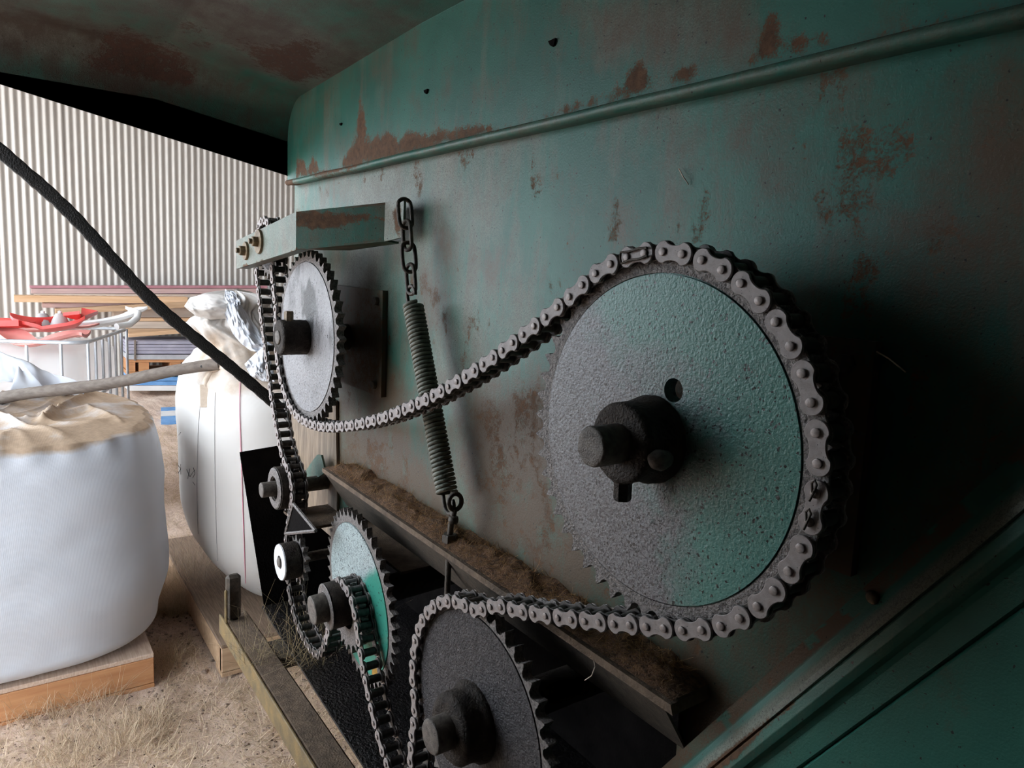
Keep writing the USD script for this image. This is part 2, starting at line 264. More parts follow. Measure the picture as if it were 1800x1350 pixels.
M['bag_cream'] = bag_mat('cream_woven_bag', (.70, .665, .63), (.52, .38, .27))
M['ink'] = simple('black_ink', (.03, .03, .03), (.05, .05, .05))
M['red_thread'] = simple('red_thread', (.68, .22, .31), (.74, .28, .36))
M['grey_thread'] = simple('grey_thread', (.45, .42, .42), (.52, .5, .5))
M['cream_strap'] = simple('cream_strap', (.56, .44, .34), (.68, .56, .45), 40, .7, 0, .6, 300, .002)
M['tint'] = mat('dry_stalks', {'a': ('attribute', {'attribute': 'tint'}), 'd': ('diffuse_bsdf', {}), 't': ('translucent_bsdf', {}), 'm': ('mix_closure', {'fac': .25})},
                [('a.color', 'd.color'), ('a.color', 't.color'), ('d.BSDF', 'm.closure1'), ('t.BSDF', 'm.closure2')], 'm.closure')
def ground_mat():
    N = {'g': ('geometry', {}), 'n1': noise_n(1.6, 5, .6), 'n2': noise_n(48, 6, .78), 'n3': noise_n(150, 3), 'r': ('rgb_ramp', {'ramp': [(.32, (.16, .10, .08)), (.41, (.50, .35, .27)), (.52, (.74, .56, .45)), (.66, (.86, .70, .58))]}), 'ad': ('math', {'math_type': 'multiply_add', 'value2': .45}), 'sc': ('math', {'math_type': 'multiply', 'value2': .6}),
         'bp': ('bump', {'strength': .9, 'distance': .012}), 'p': ('principled_bsdf', {'roughness': .95, 'specular_ior_level': .15})}
    L = [('g.position', f'{k}.vector') for k in ('n1', 'n2', 'n3')] + [('n1.fac', 'ad.value1'), ('n2.fac', 'sc.value1'), ('sc.value', 'ad.value3'), ('ad.value', 'r.fac'), ('r.color', 'p.base_color'), ('n2.fac', 'bp.height'), ('bp.normal', 'p.normal')]
    return mat('dry_dirt', N, L)
M['ground'] = ground_mat()

# ------------------------------------------------------------------ the shed: floor, walls, roof
def gz(x, y):
    P = np.stack([np.asarray(x, float), np.asarray(y, float), np.zeros_like(np.asarray(x, float))], -1)
    return (meshkit.fbm(P * 2.2, 3, 3) - .5) * .05 + (meshkit.fbm(P * 17, 3, 5) - .5) * .022
xs = np.unique(np.concatenate([np.linspace(-10.6, -4.6, 60), np.linspace(-4.6, -.6, 200), np.linspace(-.6, 7, 24)]))
ys = np.unique(np.concatenate([np.linspace(-40, -4, 25), np.linspace(-4, -1.4, 30), np.linspace(-1.4, 1.0, 120), np.linspace(1, 7.5, 40)]))
XX, YY = np.meshgrid(xs, ys, indexing='ij'); ZZ = gz(XX, YY); nv = len(ys)
i, j = np.meshgrid(np.arange(len(xs) - 1), np.arange(nv - 1), indexing='ij')
q = np.stack([i * nv + j, (i + 1) * nv + j, (i + 1) * nv + j + 1, i * nv + j + 1], -1).reshape(-1, 4)
solo('floor', 'dry beige dirt floor of the shed', 'floor', (np.stack([XX, YY, ZZ], -1).reshape(-1, 3), q), M['ground'], base=(0, 0, 0), kind='structure', smooth=True)

XW = -10.2
wb = thing('wall_back', 'corrugated zinc wall at the far end of the shed', 'wall', (XW, 2, 0), kind='structure')
PITCH = .0762; NC = 11
def sheet(y0, k):
    n = NC * 10 + 1
    def fn(u, v):
        y = y0 + u * PITCH * NC * 1.02
        x = XW + .0062 * np.cos((y - y0) / PITCH * 2 * PI) + .007 * (1 if k % 2 else 0)
        return np.stack([x, y, v * 4.6], -1)
    return grid(fn, n, 2, (-.0012, 0, 0))
y_seam = on_x(115, 400, XW)[1]
for k in range(-4, 9):
    part(wb, 'wall_sheet', sheet(y_seam + k * PITCH * NC, k), M['zinc'], smooth=50)
rf = solo('ceiling', 'zinc roof over the shed', 'roof', cbox((-10.4, -3.4, 4.45), (7, 7.6, 4.5)), M['roof'], base=(0, 0, 4.45), kind='structure')
solo('wall_right', 'zinc side wall of the shed behind the machine', 'wall', cbox((-10.4, 7.5, -.1), (7, 7.55, 4.6)), M['roof'], kind='structure')
solo('wall_front', 'zinc end wall of the shed behind the photographer', 'wall', cbox((6.9, -3.4, -.1), (6.95, 7.6, 4.6)), M['roof'], kind='structure')
solo('added_wall_left', 'unseen boarded partition added to block light on the right of the machine', 'wall', cbox((-1.46, -1.15, -.1), (7, -1.10, 4.6)), M['blocker_boards'], kind='structure')  # added out of view to cut the light towards the machine's right end

# ------------------------------------------------------------------ masks of wear on the machine
def px_poly(pts, y): return Polygon([tuple(on_y(a, b, y)[[0, 2]]) for a, b in pts]).buffer(0)
def field(poly, xz, soft):
    s = shapely.distance(shapely.points(xz), poly.boundary); ins = shapely.contains_xy(poly, xz[:, 0], xz[:, 1])
    return np.clip(.5 + np.where(ins, s, -s) / soft, 0, 1)
YP, YH = .12, .10
rust_hood = [px_poly(p, YH) for p in (
    [(625, 262), (632, 165), (640, 200), (648, 262)], [(600, 285), (625, 240), (660, 235), (700, 235), (760, 228), (860, 220), (900, 224), (760, 262), (600, 300)],
    [(520, 312), (522, 285), (533, 280), (540, 300), (552, 270), (562, 300), (590, 302)], [(1060, 172), (1090, 160), (1100, 128), (1118, 116), (1146, 122), (1148, 150), (1100, 172)],
    [(1155, 140), (1175, 124), (1215, 120), (1235, 124), (1180, 145)], [(1315, 108), (1345, 60), (1360, 20), (1372, 60), (1420, 60), (1460, 68), (1400, 90)], [(930, 214), (1000, 184), (1080, 165), (1050, 182)])]
grey_hood = [px_poly(p, YH) for p in ([(1000, 0), (1310, -40), (1330, 60), (1290, 110), (1200, 118), (1120, 90), (1040, 140), (1035, 80)],)]
bare_hood = [px_poly(p, YH) for p in ([(625, 165), (645, 190), (700, 235), (690, 252), (640, 215)],)]
def mask_hood(v):
    xz = v[:, [0, 2]]; r = np.zeros(len(v)); g = np.zeros(len(v)); b = np.zeros(len(v))
    nj = meshkit.fbm(np.c_[xz[:, 0] * 40, xz[:, 1] * 22, xz[:, 0] * 0], 4, 77)
    for p in rust_hood: r = np.maximum(r, field(p, xz, .045) * (.45 + 1.0 * nj))
    for p in grey_hood: b = np.maximum(b, field(p, xz, .06) * .62); g0 = field(p, xz, .06) * .55
    d = (xz[:, 1] - 1.869); nz = meshkit.fbm(np.c_[xz[:, 0] * 9, xz[:, 1] * 9, xz[:, 0] * 0], 3, 2)
    r = np.maximum(r, np.clip((nz - .42) * 2.2, 0, .55) * np.clip(1 - d / .05, 0, 1))
    far = np.clip((-xz[:, 0] - .9) / .6, 0, 1)
    g = .10 + .35 * np.clip((d - .12) / .12, 0, 1) * far + .30 * (meshkit.fbm(np.c_[xz * 7, xz[:, 0]], 4, 8) - .3) + g0
    b = np.maximum(b, .02 + .5 * (meshkit.fbm(np.c_[xz[:, 0] * 26, xz[:, 1] * 8, xz[:, 0] * 0], 4, 29) - .45) + .2 * far * nz)
    return np.stack([r, g, b], 1)
rust_side = [(px_poly(p, YP), w) for p, w in (
    ([(585, 765), (700, 758), (770, 880), (800, 935), (690, 870), (600, 825)], .74), ([(815, 700), (945, 650), (962, 760), (985, 900), (1040, 1020), (900, 985), (830, 860)], .70), ([(660, 640), (700, 640), (710, 720), (650, 720)], .5),
    ([(735, 470), (755, 472), (782, 500), (785, 540), (765, 555), (735, 520)], .86), ([(770, 420), (800, 430), (795, 470), (778, 460)], .78), ([(862, 455), (880, 462), (876, 490), (862, 485)], .84),
    ([(1085, 370), (1100, 375), (1102, 420), (1090, 425)], .78), ([(735, 545), (785, 550), (780, 600), (745, 585)], .7), ([(890, 690), (950, 640), (975, 700), (960, 830), (930, 860), (900, 800)], .77),
    ([(1290, 200), (1325, 210), (1320, 270), (1295, 265)], .66), ([(1350, 285), (1385, 290), (1380, 325), (1352, 320)], .66), ([(1690, 160), (1800, 150), (1800, 380), (1690, 300)], .7), ([(1580, 385), (1640, 390), (1640, 440), (1585, 440)], .7),
    ([(1775, 815), (1830, 815), (1830, 875), (1790, 870)], .8), ([(1600, 330), (1800, 380), (1800, 520), (1640, 480)], .54), ([(560, 330), (600, 325), (600, 350), (565, 352)], .58), ([(520, 745), (575, 750), (585, 830), (535, 835)], .84))]
def mask_side(v):
    xz = v[:, [0, 2]]; r = np.zeros(len(v))
    P3 = np.c_[xz[:, 0] * 4, xz[:, 1] * 2.2, xz[:, 0] * 0]; n = meshkit.fbm(P3, 4, 4); n2 = meshkit.fbm(P3 * 3.1 + 7, 4, 9); n3 = meshkit.fbm(np.c_[xz[:, 0] * 34, xz[:, 1] * 14, xz[:, 0] * 0], 4, 19)
    st = 0 * r
    for p, w in rust_side: r = np.maximum(r, field(p, xz, .06) * w * (.25 + .75 * n3)); st = np.maximum(st, field(p, xz, .07) * w)
    far = np.clip((-xz[:, 0] - .55) / .9, 0, 1); low = np.clip((1.55 - xz[:, 1]) / .35, 0, 1)
    r = np.maximum(r, low * far * np.clip((n3 - .46) * 2.6, 0, .55)); r = np.maximum(r, np.clip((n3 - .60) * 4, 0, .5))
    g = np.clip(.14 + .85 * low * (.25 + .8 * n + .7 * (n3 - .5)) + .9 * st + .55 * (n2 - .4) + .30 * np.clip((xz[:, 0] + .40) / .3, 0, 1), 0, 1)
    b = np.clip(.05 + 1.0 * far ** .8 * (.25 + .8 * n2) * (1 - .55 * low) + .9 * (n2 - .52), 0, 1)
    return np.stack([r, g, b], 1)
def mask_const(r=0, g=0, b=0, amp=.5, sc=7, seed=1):
    def fn(v):
        a = [meshkit.fbm(v * sc + 9 * k, 3, seed + k) - .5 for k in range(3)]
        return np.stack([r + amp * a[0], g + amp * a[1], b + amp * a[2]], 1)
    return fn

# ------------------------------------------------------------------ the machine's body
mc = thing('farm_machine', 'old green painted farm machine with rusted hood, lip and dusty side panel', 'farm machine', (-.7, .4, 0))
XE = -1.95; XR = .75
side = Polygon([(XE, .98), (-1.50, .98), (-1.50, 1.165), (-.52, 1.165), (-.50, .55), (XR, .55), (XR, 1.90), (XE, 1.90)])
part(mc, 'side_panel', refine(slab_y(side, YP, YP + .004), .012), M['paint'], mask=mask_side)
hood_fine = 1
hood = grid(lambda u, v: np.stack([XE + u * (XR - XE), YH - .018 * np.clip((v - .92) / .08, 0, 1) ** 2, 1.872 + v * .245], -1), 420, 50, (0, .003, 0))
part(mc, 'hood_side', hood, M['paint'], mask=mask_hood)
for a, b, w, h in ((972, 77, .016, .009), (750, 162, .014, .007), (600, 219, .012, .005)):
    o = on_y(a, b, YH - .0005); part(mc, 'wire_clip', slab_y([(o[0] - w / 2, o[2] + h / 2), (o[0] + w / 2, o[2] + h * .6), (o[0] + w * .35, o[2] - h / 3), (o[0] + w * .1, o[2] - h / 2), (o[0] - w * .2, o[2] - h / 5)], YH - .0035, YH), M['black'])
# rolled lip: a bead along the bottom of the hood side, dipping a little where it is bent
def lip():
    k = 200; x = np.linspace(XE + .012, XR, k); wob = (meshkit.fbm(np.c_[x * 3, x * 0, x * 0], 3, 6) - .5) * .006
    prof = [(.0085 * math.cos(t), .0072 * math.sin(t)) for t in np.linspace(.35 * PI, 1.7 * PI, 12)]
    prof = [(.004, .013)] + prof + [(.024, -.004)]
    n = len(prof); v = np.array([[(xx, YH - .002 + a, 1.869 + b + w) for a, b in prof] for xx, w in zip(x, wob)]).reshape(-1, 3)
    i, j = np.meshgrid(np.arange(k - 1), np.arange(n - 1), indexing='ij'); q = np.stack([i * n + j, (i + 1) * n + j, (i + 1) * n + j + 1, i * n + j + 1], -1).reshape(-1, 4)
    m = trimesh.Trimesh(v, np.vstack([q[:, [0, 1, 2]], q[:, [0, 2, 3]]]), process=False); m.invert(); return m
def mask_lip(v):
    n = meshkit.fbm(np.c_[v[:, 0] * 6, v[:, 2] * 20, v[:, 1] * 20], 3, 12); up = np.clip((v[:, 2] - 1.866) / .012, 0, 1)
    big = np.clip((-v[:, 0] - 1.25) / .2, 0, 1) * np.clip((1.82 + v[:, 0]) / .1, 0, 1)
    return np.stack([np.clip((n - .42) * 2.4, 0, .6) * (.3 + up) + .35 * big + .7 * (v[:, 0] < -1.88), .15 + .3 * n, .05 + .5 * n], 1)
part(mc, 'hood_lip', lip(), M['paint'], smooth=60, mask=mask_lip, label='rolled lip along the hood, rusty in places')
# hood underside and end panel with the rounded bend between them
def under(u, v):
    # u runs along x from the end panel, v towards the camera side; the sheet bends down into the end panel
    y = YH - v * .95; zb = 1.889 + .11 * v * .95 / .6; zt = 2.078 + .05 * np.clip(v * 3, 0, 1)
    s = u * 3.0; R = .10
    h = np.maximum(zt - R - zb, .02)
    x = np.where(s < .25, XE, 0.); z = np.where(s < .25, zb + h * s / .25, 0.)
    a = np.clip((s - .25) / .25, 0, 1) * PI / 2
    x = np.where((s >= .25) & (s < .5), XE + R - R * np.cos(a), x); z = np.where((s >= .25) & (s < .5), zt - R + R * np.sin(a), z)
    x = np.where(s >= .5, XE + R + (s - .5) / 2.5 * (XR - XE - R), x); z = np.where(s >= .5, zt + .02 * np.clip((s - .5) / .6, 0, 1), z)
    return np.stack([x, y, z], -1)
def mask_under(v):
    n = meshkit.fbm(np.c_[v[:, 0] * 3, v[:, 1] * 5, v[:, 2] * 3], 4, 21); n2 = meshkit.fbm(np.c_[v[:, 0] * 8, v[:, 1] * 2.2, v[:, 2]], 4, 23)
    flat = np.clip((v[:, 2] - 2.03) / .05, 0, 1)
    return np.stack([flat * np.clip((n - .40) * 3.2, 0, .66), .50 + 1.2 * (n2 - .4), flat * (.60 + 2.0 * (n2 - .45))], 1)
part(mc, 'hood_underside', grid(under, 241, 121, (0, 0, .004)), M['paint_under_shaded'], smooth=60, mask=mask_under, label='rusty hood underside bending down into the dark end panel')
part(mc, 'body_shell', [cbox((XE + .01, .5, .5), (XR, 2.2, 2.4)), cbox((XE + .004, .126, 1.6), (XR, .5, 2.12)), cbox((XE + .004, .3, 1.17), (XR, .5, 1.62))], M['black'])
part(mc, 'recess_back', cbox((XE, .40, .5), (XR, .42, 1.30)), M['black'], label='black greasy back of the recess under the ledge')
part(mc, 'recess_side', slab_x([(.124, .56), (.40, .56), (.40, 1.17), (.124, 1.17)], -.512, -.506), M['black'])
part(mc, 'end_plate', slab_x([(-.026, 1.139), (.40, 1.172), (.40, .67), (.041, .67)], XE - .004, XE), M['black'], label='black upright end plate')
part(mc, 'bottom_pan', slab_z([(XE, .034), (-1.17, .004), (-.4, -.03), (-.4, .40), (XE, .40)], .671, .677), M['pan'], label='greasy black bottom pan')
# ledge with its dusty top, skirt below
part(mc, 'ledge', refine(slab_y([(-1.545, 1.189), (-.478, 1.183), (-.474, 1.172), (-1.545, 1.179)], .052, .122), .03), M['brown_dust'], label='narrow ledge caked with brown dust')
sk = grid(lambda u, v: np.stack([-1.55 + u * 1.05, .060 + .055 * v, 1.174 - .085 * v], -1), 60, 8, (0, .004, 0))
part(mc, 'ledge_skirt', sk, M['steel'])
part(mc, 'corner_bracket', slab_y([tuple(on_y(a, b, .09)[[0, 2]]) for a, b in ((536, 838), (543, 824), (553, 809), (561, 799), (568, 800), (575, 830), (560, 840))], .085, .09), M['paint'], mask=mask_const(.1, .3, .5))
part(mc, 'corner_strip', slab_y([(-1.94, .98), (-1.60, .98), (-1.60, 1.10), (-1.62, 1.33), (-1.94, 1.36)], .112, .118), M['tan_stain'], label='brown stained corner strip')
# bearing plates bolted on the panel behind the two upper sprockets
for cx, hw, seed in ((-.501, .172, 3), (-1.545, .180, 5)):
    pl = part(mc, 'bearing_plate', refine(slab_y([(cx - hw, 1.386), (cx + hw + .005, 1.384), (cx + hw, 1.610), (cx - hw, 1.612)], .108, .1195), .03), M['paint'], mask=mask_const(.42, .95, .1, .35, 9, seed), label='dirty bearing plate with rusty rim')
    for dx, dz in ((hw - .025, .09), (hw - .025, -.09)):
        part(pl, 'bolt', hexbolt((cx + dx, .108, 1.497 + dz), (0, -1, 0), .0095, .008), M['steel'])
# shelf between ledge and end plate, with the gusset below it
part(mc, 'shelf', slab_z([(-1.66, .0), (-1.66, .30), (-1.2, .30), (-1.2, .085), (-1.52, .085), (-1.52, .0)], 1.052, 1.058), M['brown_dust'], label='dusty shelf plate behind the lower idlers')
g = [on_y(a, b, -.012) for a, b in ((516, 886), (502, 938), (555, 933))]
gp = np.array(g)[:, [0, 2]]
part(mc, 'gusset', slab_y(gp, -.012, -.008), M['black'])
for a, b in ((0, 1), (0, 2), (1, 2)): part(mc, 'gusset_edge', tube([g[a], g[b]], .0042, 6), M['rim'])
# sloping guard at lower right: flange, bead and grooved sheet along one diagonal
A0, A1 = on_y(1160, 1350, .10), on_y(1540, 1010, .10); D = (A1 - A0) / np.linalg.norm(A1 - A0); P_ = np.array([D[2], 0, -D[0]])
prof = [(0, .108), (.0005, .104), (.016, .1035), (.022, .100), (.030, .093), (.0355, .0915), (.0372, .0945), (.039, .0915), (.048, .0895), (.055, .092), (.059, .097), (.064, .099), (.083, .099), (.0855, .1035), (.088, .0985), (.42, .096)]
def guard(u, v):
    k = v * (len(prof) - 1); i0 = np.clip(k.astype(int), 0, len(prof) - 2); t = k - i0; pr = np.array(prof)
    d = pr[i0, 0] * (1 - t) + pr[i0 + 1, 0] * t; yy = pr[i0, 1] * (1 - t) + pr[i0 + 1, 1] * t
    s = -.35 + u * 1.15
    P = A0 + s[..., None] * D + d[..., None] * P_; P[..., 1] = yy; return P
GL = np.linalg.norm(A1 - A0)
def mask_guard(v):
    d = (v - A0) @ P_; s = (v - A0) @ D; n = meshkit.fbm(v * 22, 3, 31); n2 = meshkit.fbm(np.c_[s * 4, d * 60, s * 0], 3, 33)
    fl = np.clip((.0165 - d) / .003, 0, 1); crease = np.clip(1 - np.abs(d - .0378 - .004 * (n - .5)) / .010, 0, 1) * np.clip(1.3 - np.abs(s - .05) / .22, 0, 1)
    bead = np.clip(1 - np.abs(d - .030) / .011, 0, 1); low = np.clip(1 - np.abs(d - .050) / .012, 0, 1)
    return np.stack([crease * (1.15 + .6 * (n - .5)) + fl * (n < .52) * .36 * (n2 > .4), fl * .9 * (n < .54) + .15 * n2 + crease * .3, np.clip(bead * 1.5, 0, 1) * (.75 + .4 * n2) + low * .3], 1)
part(mc, 'guard_cover', grid(guard, 200, 151, (0, .003, 0)), M['paint'], smooth=50, mask=mask_guard, label='sloping green guard with a raised bead and rusty seam')
for a, b in ((1534, 1050),): part(mc, 'guard_rivet', lathe([(0, -.004), (.005, -.003), (.007, 0), (0, 0)], on_y(a, b, .1035), sides=12), M['bolt'], smooth=True)
# frame rail at lower left with lug and cross piece
part(mc, 'frame_rail', cbox((-2.03, -.058, .585), (-.6, .012, .640), .006), M['brown_dust'], label='dusty brown frame rail')
part(mc, 'rail_side', cbox((-2.035, -.064, .583), (-.6, -.057, .641), .002), M['yellow'], label='worn yellow side of the frame rail')
part(mc, 'lug', cbox((-2.0, -.056, .640), (-1.975, -.016, .775), .008), M['steel'], label='upright flat lug at the end of the rail')
part(mc, 'lug_brace', cbox((-1.975, -.064, .64), (-1.965, -.056, .74), .003), M['yellow'])
part(mc, 'cross_piece', cbox((-1.83, .0, .60), (-1.72, .12, .632), .004), M['steel'])

# ------------------------------------------------------------------ chain path
PC = .0254
def rad(N): return PC / (2 * math.sin(PI / N))
LOW, BIG, S2, IDL, I1, I3, S4 = ((-.807, .988), 44), ((-.501, 1.490), 48), ((-1.545, 1.495), 46), ((-1.826, 1.690), 17), ((-1.667, 1.115), 16), ((-1.595, .955), 13), ((-1.290, .945), 17)
def arc(s, a0, a1, n):
    (c, N) = s; r = rad(N); t = np.radians(np.linspace(a0, a1, n)); return [(c[0] + r * math.cos(k), c[1] + r * math.sin(k)) for k in t]
def pxs(pts): return [tuple(on_y(a, b, 0)[[0, 2]]) for a, b in pts]
way = []
way += arc(LOW, 200, 92, 16)
way += pxs([(869.3, 1065.6), (906.7, 1073.3), (946.2, 1080), (989.6, 1086.7), (1037.3, 1092.2), (1090, 1097), (1147.8, 1101.7)])
way += arc(BIG, -80, 128, 30)
way += pxs([(971.3, 548.4), (931.3, 580.4), (894, 608.8), (860.5, 633.7), (828.2, 655.9), (798.3, 674.6), (770, 691), (743.3, 705.3), (718, 716.7), (694.5, 726.7), (672, 735), (650.8, 740.8), (630.5, 745.8), (611.2, 748.8)])
way += arc(S2, 268, 172, 18)
way += arc(IDL, -22, 172, 9)
way += [(-1.880, 1.600), (-1.846, 1.513), (-1.812, 1.435), (-1.773, 1.347), (-1.736, 1.275), (-1.702, 1.225), (-1.665, 1.185)]
way += arc(I1, 40, -18, 4)
way += [(-1.628, 1.035)]
way += arc(I3, 165, 205, 3)
way += [(-1.621, .872), (-1.575, .818), (-1.525, .795), (-1.470, .787), (-1.420, .797), (-1.385, .835)]
way += arc(S4, 195, 22, 8)
way += [(-1.200, .915), (-1.178, .875), (-1.149, .831), (-1.113, .787), (-1.072, .752), (-1.035, .735), (-1.000, .742), (-.982, .79), (-.979, .86)]
way = np.array(way); keep = [0]
for k in range(1, len(way)):
    if np.hypot(*(way[k] - way[keep[-1]])) > .011: keep.append(k)
way = way[keep]; wl = np.vstack([way, way[:1]]); t = np.concatenate([[0], np.cumsum(np.hypot(*np.diff(wl, axis=0).T))])
cs = CubicSpline(t, wl, bc_type='periodic'); tt = np.linspace(0, t[-1], 20001); dense = cs(tt)
sl = np.concatenate([[0], np.cumsum(np.hypot(*np.diff(dense, axis=0).T))]); LEN = sl[-1]; NL = 2 * round(LEN / PC / 2); STEP = LEN / NL
mid = on_y(1440.9, 787.8, 0)[[0, 2]]; s0 = sl[np.argmin(np.hypot(*(dense - mid).T))] - STEP / 2
def at_s(s): s = np.mod(s, LEN); return np.stack([np.interp(s, sl, dense[:, 0]), np.interp(s, sl, dense[:, 1])], -1)
PINS = at_s(s0 + np.arange(NL) * STEP)
def phase(s):
    """Angle of a roller that lies on this sprocket, so that the teeth fall between rollers."""
    (c, N) = s; r = np.hypot(*(PINS - c).T); near = np.abs(r - rad(N)) < .004
    if not near.any(): return 0.
    a = np.arctan2(PINS[near][:, 1] - c[1], PINS[near][:, 0] - c[0]); return float(np.angle(np.exp(1j * a * N).mean()) / N)

YC = .018
def figure8(h, waist, L=PC, n=9):
    """Outline of a chain plate, pins at +-L/2, as (x, z) with outward normals."""
    r = h / 2; pts = [(L / 2 + r * math.cos(t), r * math.sin(t)) for t in np.linspace(-PI * .55, PI * .55, n * 2)]
    top = [(x, waist / 2 + (r - waist / 2) * .9 * (abs(x) / (L / 2 - r * .12)) ** 2.2) for x in np.linspace(L / 2 - r * .42, -L / 2 + r * .42, 7)]
    half = pts + top[1:-1] if False else pts + top
    out = half + [(-x, -z) for x, z in half]
    P = np.array(out); T = np.roll(P, -1, 0) - np.roll(P, 1, 0); Nn = np.stack([T[:, 1], -T[:, 0]], 1); Nn /= np.linalg.norm(Nn, axis=1, keepdims=True) + 1e-12
    return P, Nn
def plate(P, Nn, y0, y1, c=.0006):
    k = len(P); lays = [(P - Nn * c, y0), (P, y0 + c), (P, y1 - c), (P - Nn * c, y1)]
    v = np.vstack([np.c_[q[:, 0], np.full(k, y), q[:, 1]] for q, y in lays] + [[[0, y0, 0]], [[0, y1, 0]]]); f = []
    e = np.arange(k); e2 = (e + 1) % k
    for l in range(3): f += [np.stack([l * k + e, l * k + e2, (l + 1) * k + e2], 1), np.stack([l * k + e, (l + 1) * k + e2, (l + 1) * k + e], 1)]
    f += [np.stack([e2, e, np.full(k, 4 * k)], 1), np.stack([3 * k + e, 3 * k + e2, np.full(k, 4 * k + 1)], 1)]
    return fixn(trimesh.Trimesh(v, np.vstack(f), process=False))
op, on = figure8(.0225, .0150); ip, inn = figure8(.0235, .0165)
OUT_F, OUT_R = plate(op, on, -.0016, .0014), plate(op, on, .0346, .0376)
IN_F, IN_R = plate(ip, inn, .0026, .0054), plate(ip, inn, .0306, .0334)
def cyl(x, r, y0, y1, n=12, dome=.0006):
    return lathe([(0, y0), (r * .75, y0), (r, y0 + dome), (r, y1 - dome), (r * .75, y1), (0, y1)], (x, 0, 0), sides=n)
PIN_M = [cyl(x, .0042, -.0042, .0405) for x in (-PC / 2, PC / 2)]
ROL_M = [cyl(x, .0078, .0062, .0298, 14) for x in (-PC / 2, PC / 2)]
def place(m, a, b):
    d = (b - a) / np.linalg.norm(b - a); c = (a + b) / 2; k = m.copy(); x, y, z = m.vertices.T
    k.vertices = np.stack([c[0] + x * d[0] - z * d[1], y, c[1] + x * d[1] + z * d[0]], 1); return k
def group_of(parent, name):
    p = numbered(parent, name); UsdGeom.Xform.Define(stage, p); BASE[p] = BASE[parent]; return p
ch = thing('drive_chain', 'long greasy roller chain running round all the sprockets', 'roller chain', (-.8, .018, .8))
clip_at = on_y(1116.4, 447.1, 0)[[0, 2]]; cot_at = on_y(1426, 892.8, 0)[[0, 2]]; dark_at = on_y(1396, 987, 0)[[0, 2]]
for k in range(0, NL, 2):
    a, b, c = PINS[k], PINS[(k + 1) % NL], PINS[(k + 2) % NL]; mid = (a + b) / 2
    lk = group_of(ch, 'outer_link')
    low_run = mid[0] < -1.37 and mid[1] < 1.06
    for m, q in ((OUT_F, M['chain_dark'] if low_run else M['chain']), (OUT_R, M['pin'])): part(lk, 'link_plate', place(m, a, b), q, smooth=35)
    for m in PIN_M: part(lk, 'pin', place(m, a, b), M['pin'], smooth=40)
    il = group_of(ch, 'inner_link'); mi = M['chain_dark'] if rng.random() < .55 else M['rim']
    for m in (IN_F, IN_R): part(il, 'link_plate', place(m, b, c), mi, smooth=35)
    for m in ROL_M: part(il, 'roller', place(m, b, c), M['chain_dark'], smooth=40)
    if np.hypot(*(mid - clip_at)) < STEP:      # spring clip of the joining link
        u = [(x, z) for x, z in ((-.019, .004), (-.008, .0055), (.006, .0045), (.0185, .006), (.020, 0), (.0185, -.006), (.006, -.0045), (-.008, -.0055), (-.019, -.004))]
        part(lk, 'spring_clip', place(tube([(x, -.0042, z) for x, z in u], .0014, 6), a, b), M['steel'], smooth=True, label='spring clip')
    if np.hypot(*(mid - cot_at)) < STEP:       # two split pins
        for x in (-PC / 2, PC / 2):
            part(lk, 'cotter_pin', place(tube([(x + .001, -.0055, .001), (x + .0085, -.0052, .0032), (x + .0115, -.005, .001), (x + .0085, -.0052, -.0012), (x, -.006, 0), (x - .007, -.0052, .0022)], .0011, 6), a, b), M['steel'], smooth=True, label='bent split pin')

# ------------------------------------------------------------------ sprockets
def rim_mesh(c, N, ri, y0, y1, ph=0., axis=None, h=.0062, tipw=.0012):
    R = rad(N); out = []; rs = .0082
    prof = [(-PC / 2 + tipw / 2, h), (-.0098, .0022), (-.0082, .0)] + [(rs * math.cos(t), rs * math.sin(t)) for t in np.linspace(PI * 1.14, PI * 1.86, 6)] + [(.0082, 0), (.0098, .0022), (PC / 2 - tipw / 2, h)]
    for k in range(N):
        a = ph + k * 2 * PI / N
        for tt_, rr in prof:
            e = np.array([math.cos(a), math.sin(a)]); f = np.array([-math.sin(a), math.cos(a)]); out.append((R + rr) * e + tt_ * f * (1 + rr / R))
    O = np.array(out); n = len(O); ang = np.unwrap(np.arctan2(O[:, 1], O[:, 0])); I = ri * np.stack([np.cos(ang), np.sin(ang)], 1); O2 = O * (1 - .0005 / np.linalg.norm(O, axis=1, keepdims=True))
    wob = lambda y: y
    lays = [(I, y0), (O2, y0), (O, y0 + .0009), (O, y1 - .0009), (O2, y1), (I, y1)]
    v = np.vstack([np.c_[q[:, 0], np.full(n, y), q[:, 1]] for q, y in lays]); f = []; e = np.arange(n); e2 = (e + 1) % n; K = len(lays)
    for l in range(K):
        m_ = (l + 1) % K; f += [np.stack([l * n + e, l * n + e2, m_ * n + e2], 1), np.stack([l * n + e, m_ * n + e2, m_ * n + e], 1)]
    return fixn(trimesh.Trimesh(v, np.vstack(f), process=False))
def moved(m, c, axis=(0, 1, 0), y=0):
    """From the sprocket's own frame (axis along y) to its place."""
    ax = np.array(axis, float); ax /= np.linalg.norm(ax); x = np.array([1., 0, 0]); x -= ax * (x @ ax); x /= np.linalg.norm(x); z = np.cross(x, ax)
    m = m.copy(); m.vertices = np.array([c[0], y, c[1]]) + m.vertices @ np.stack([x, ax, z]); return m
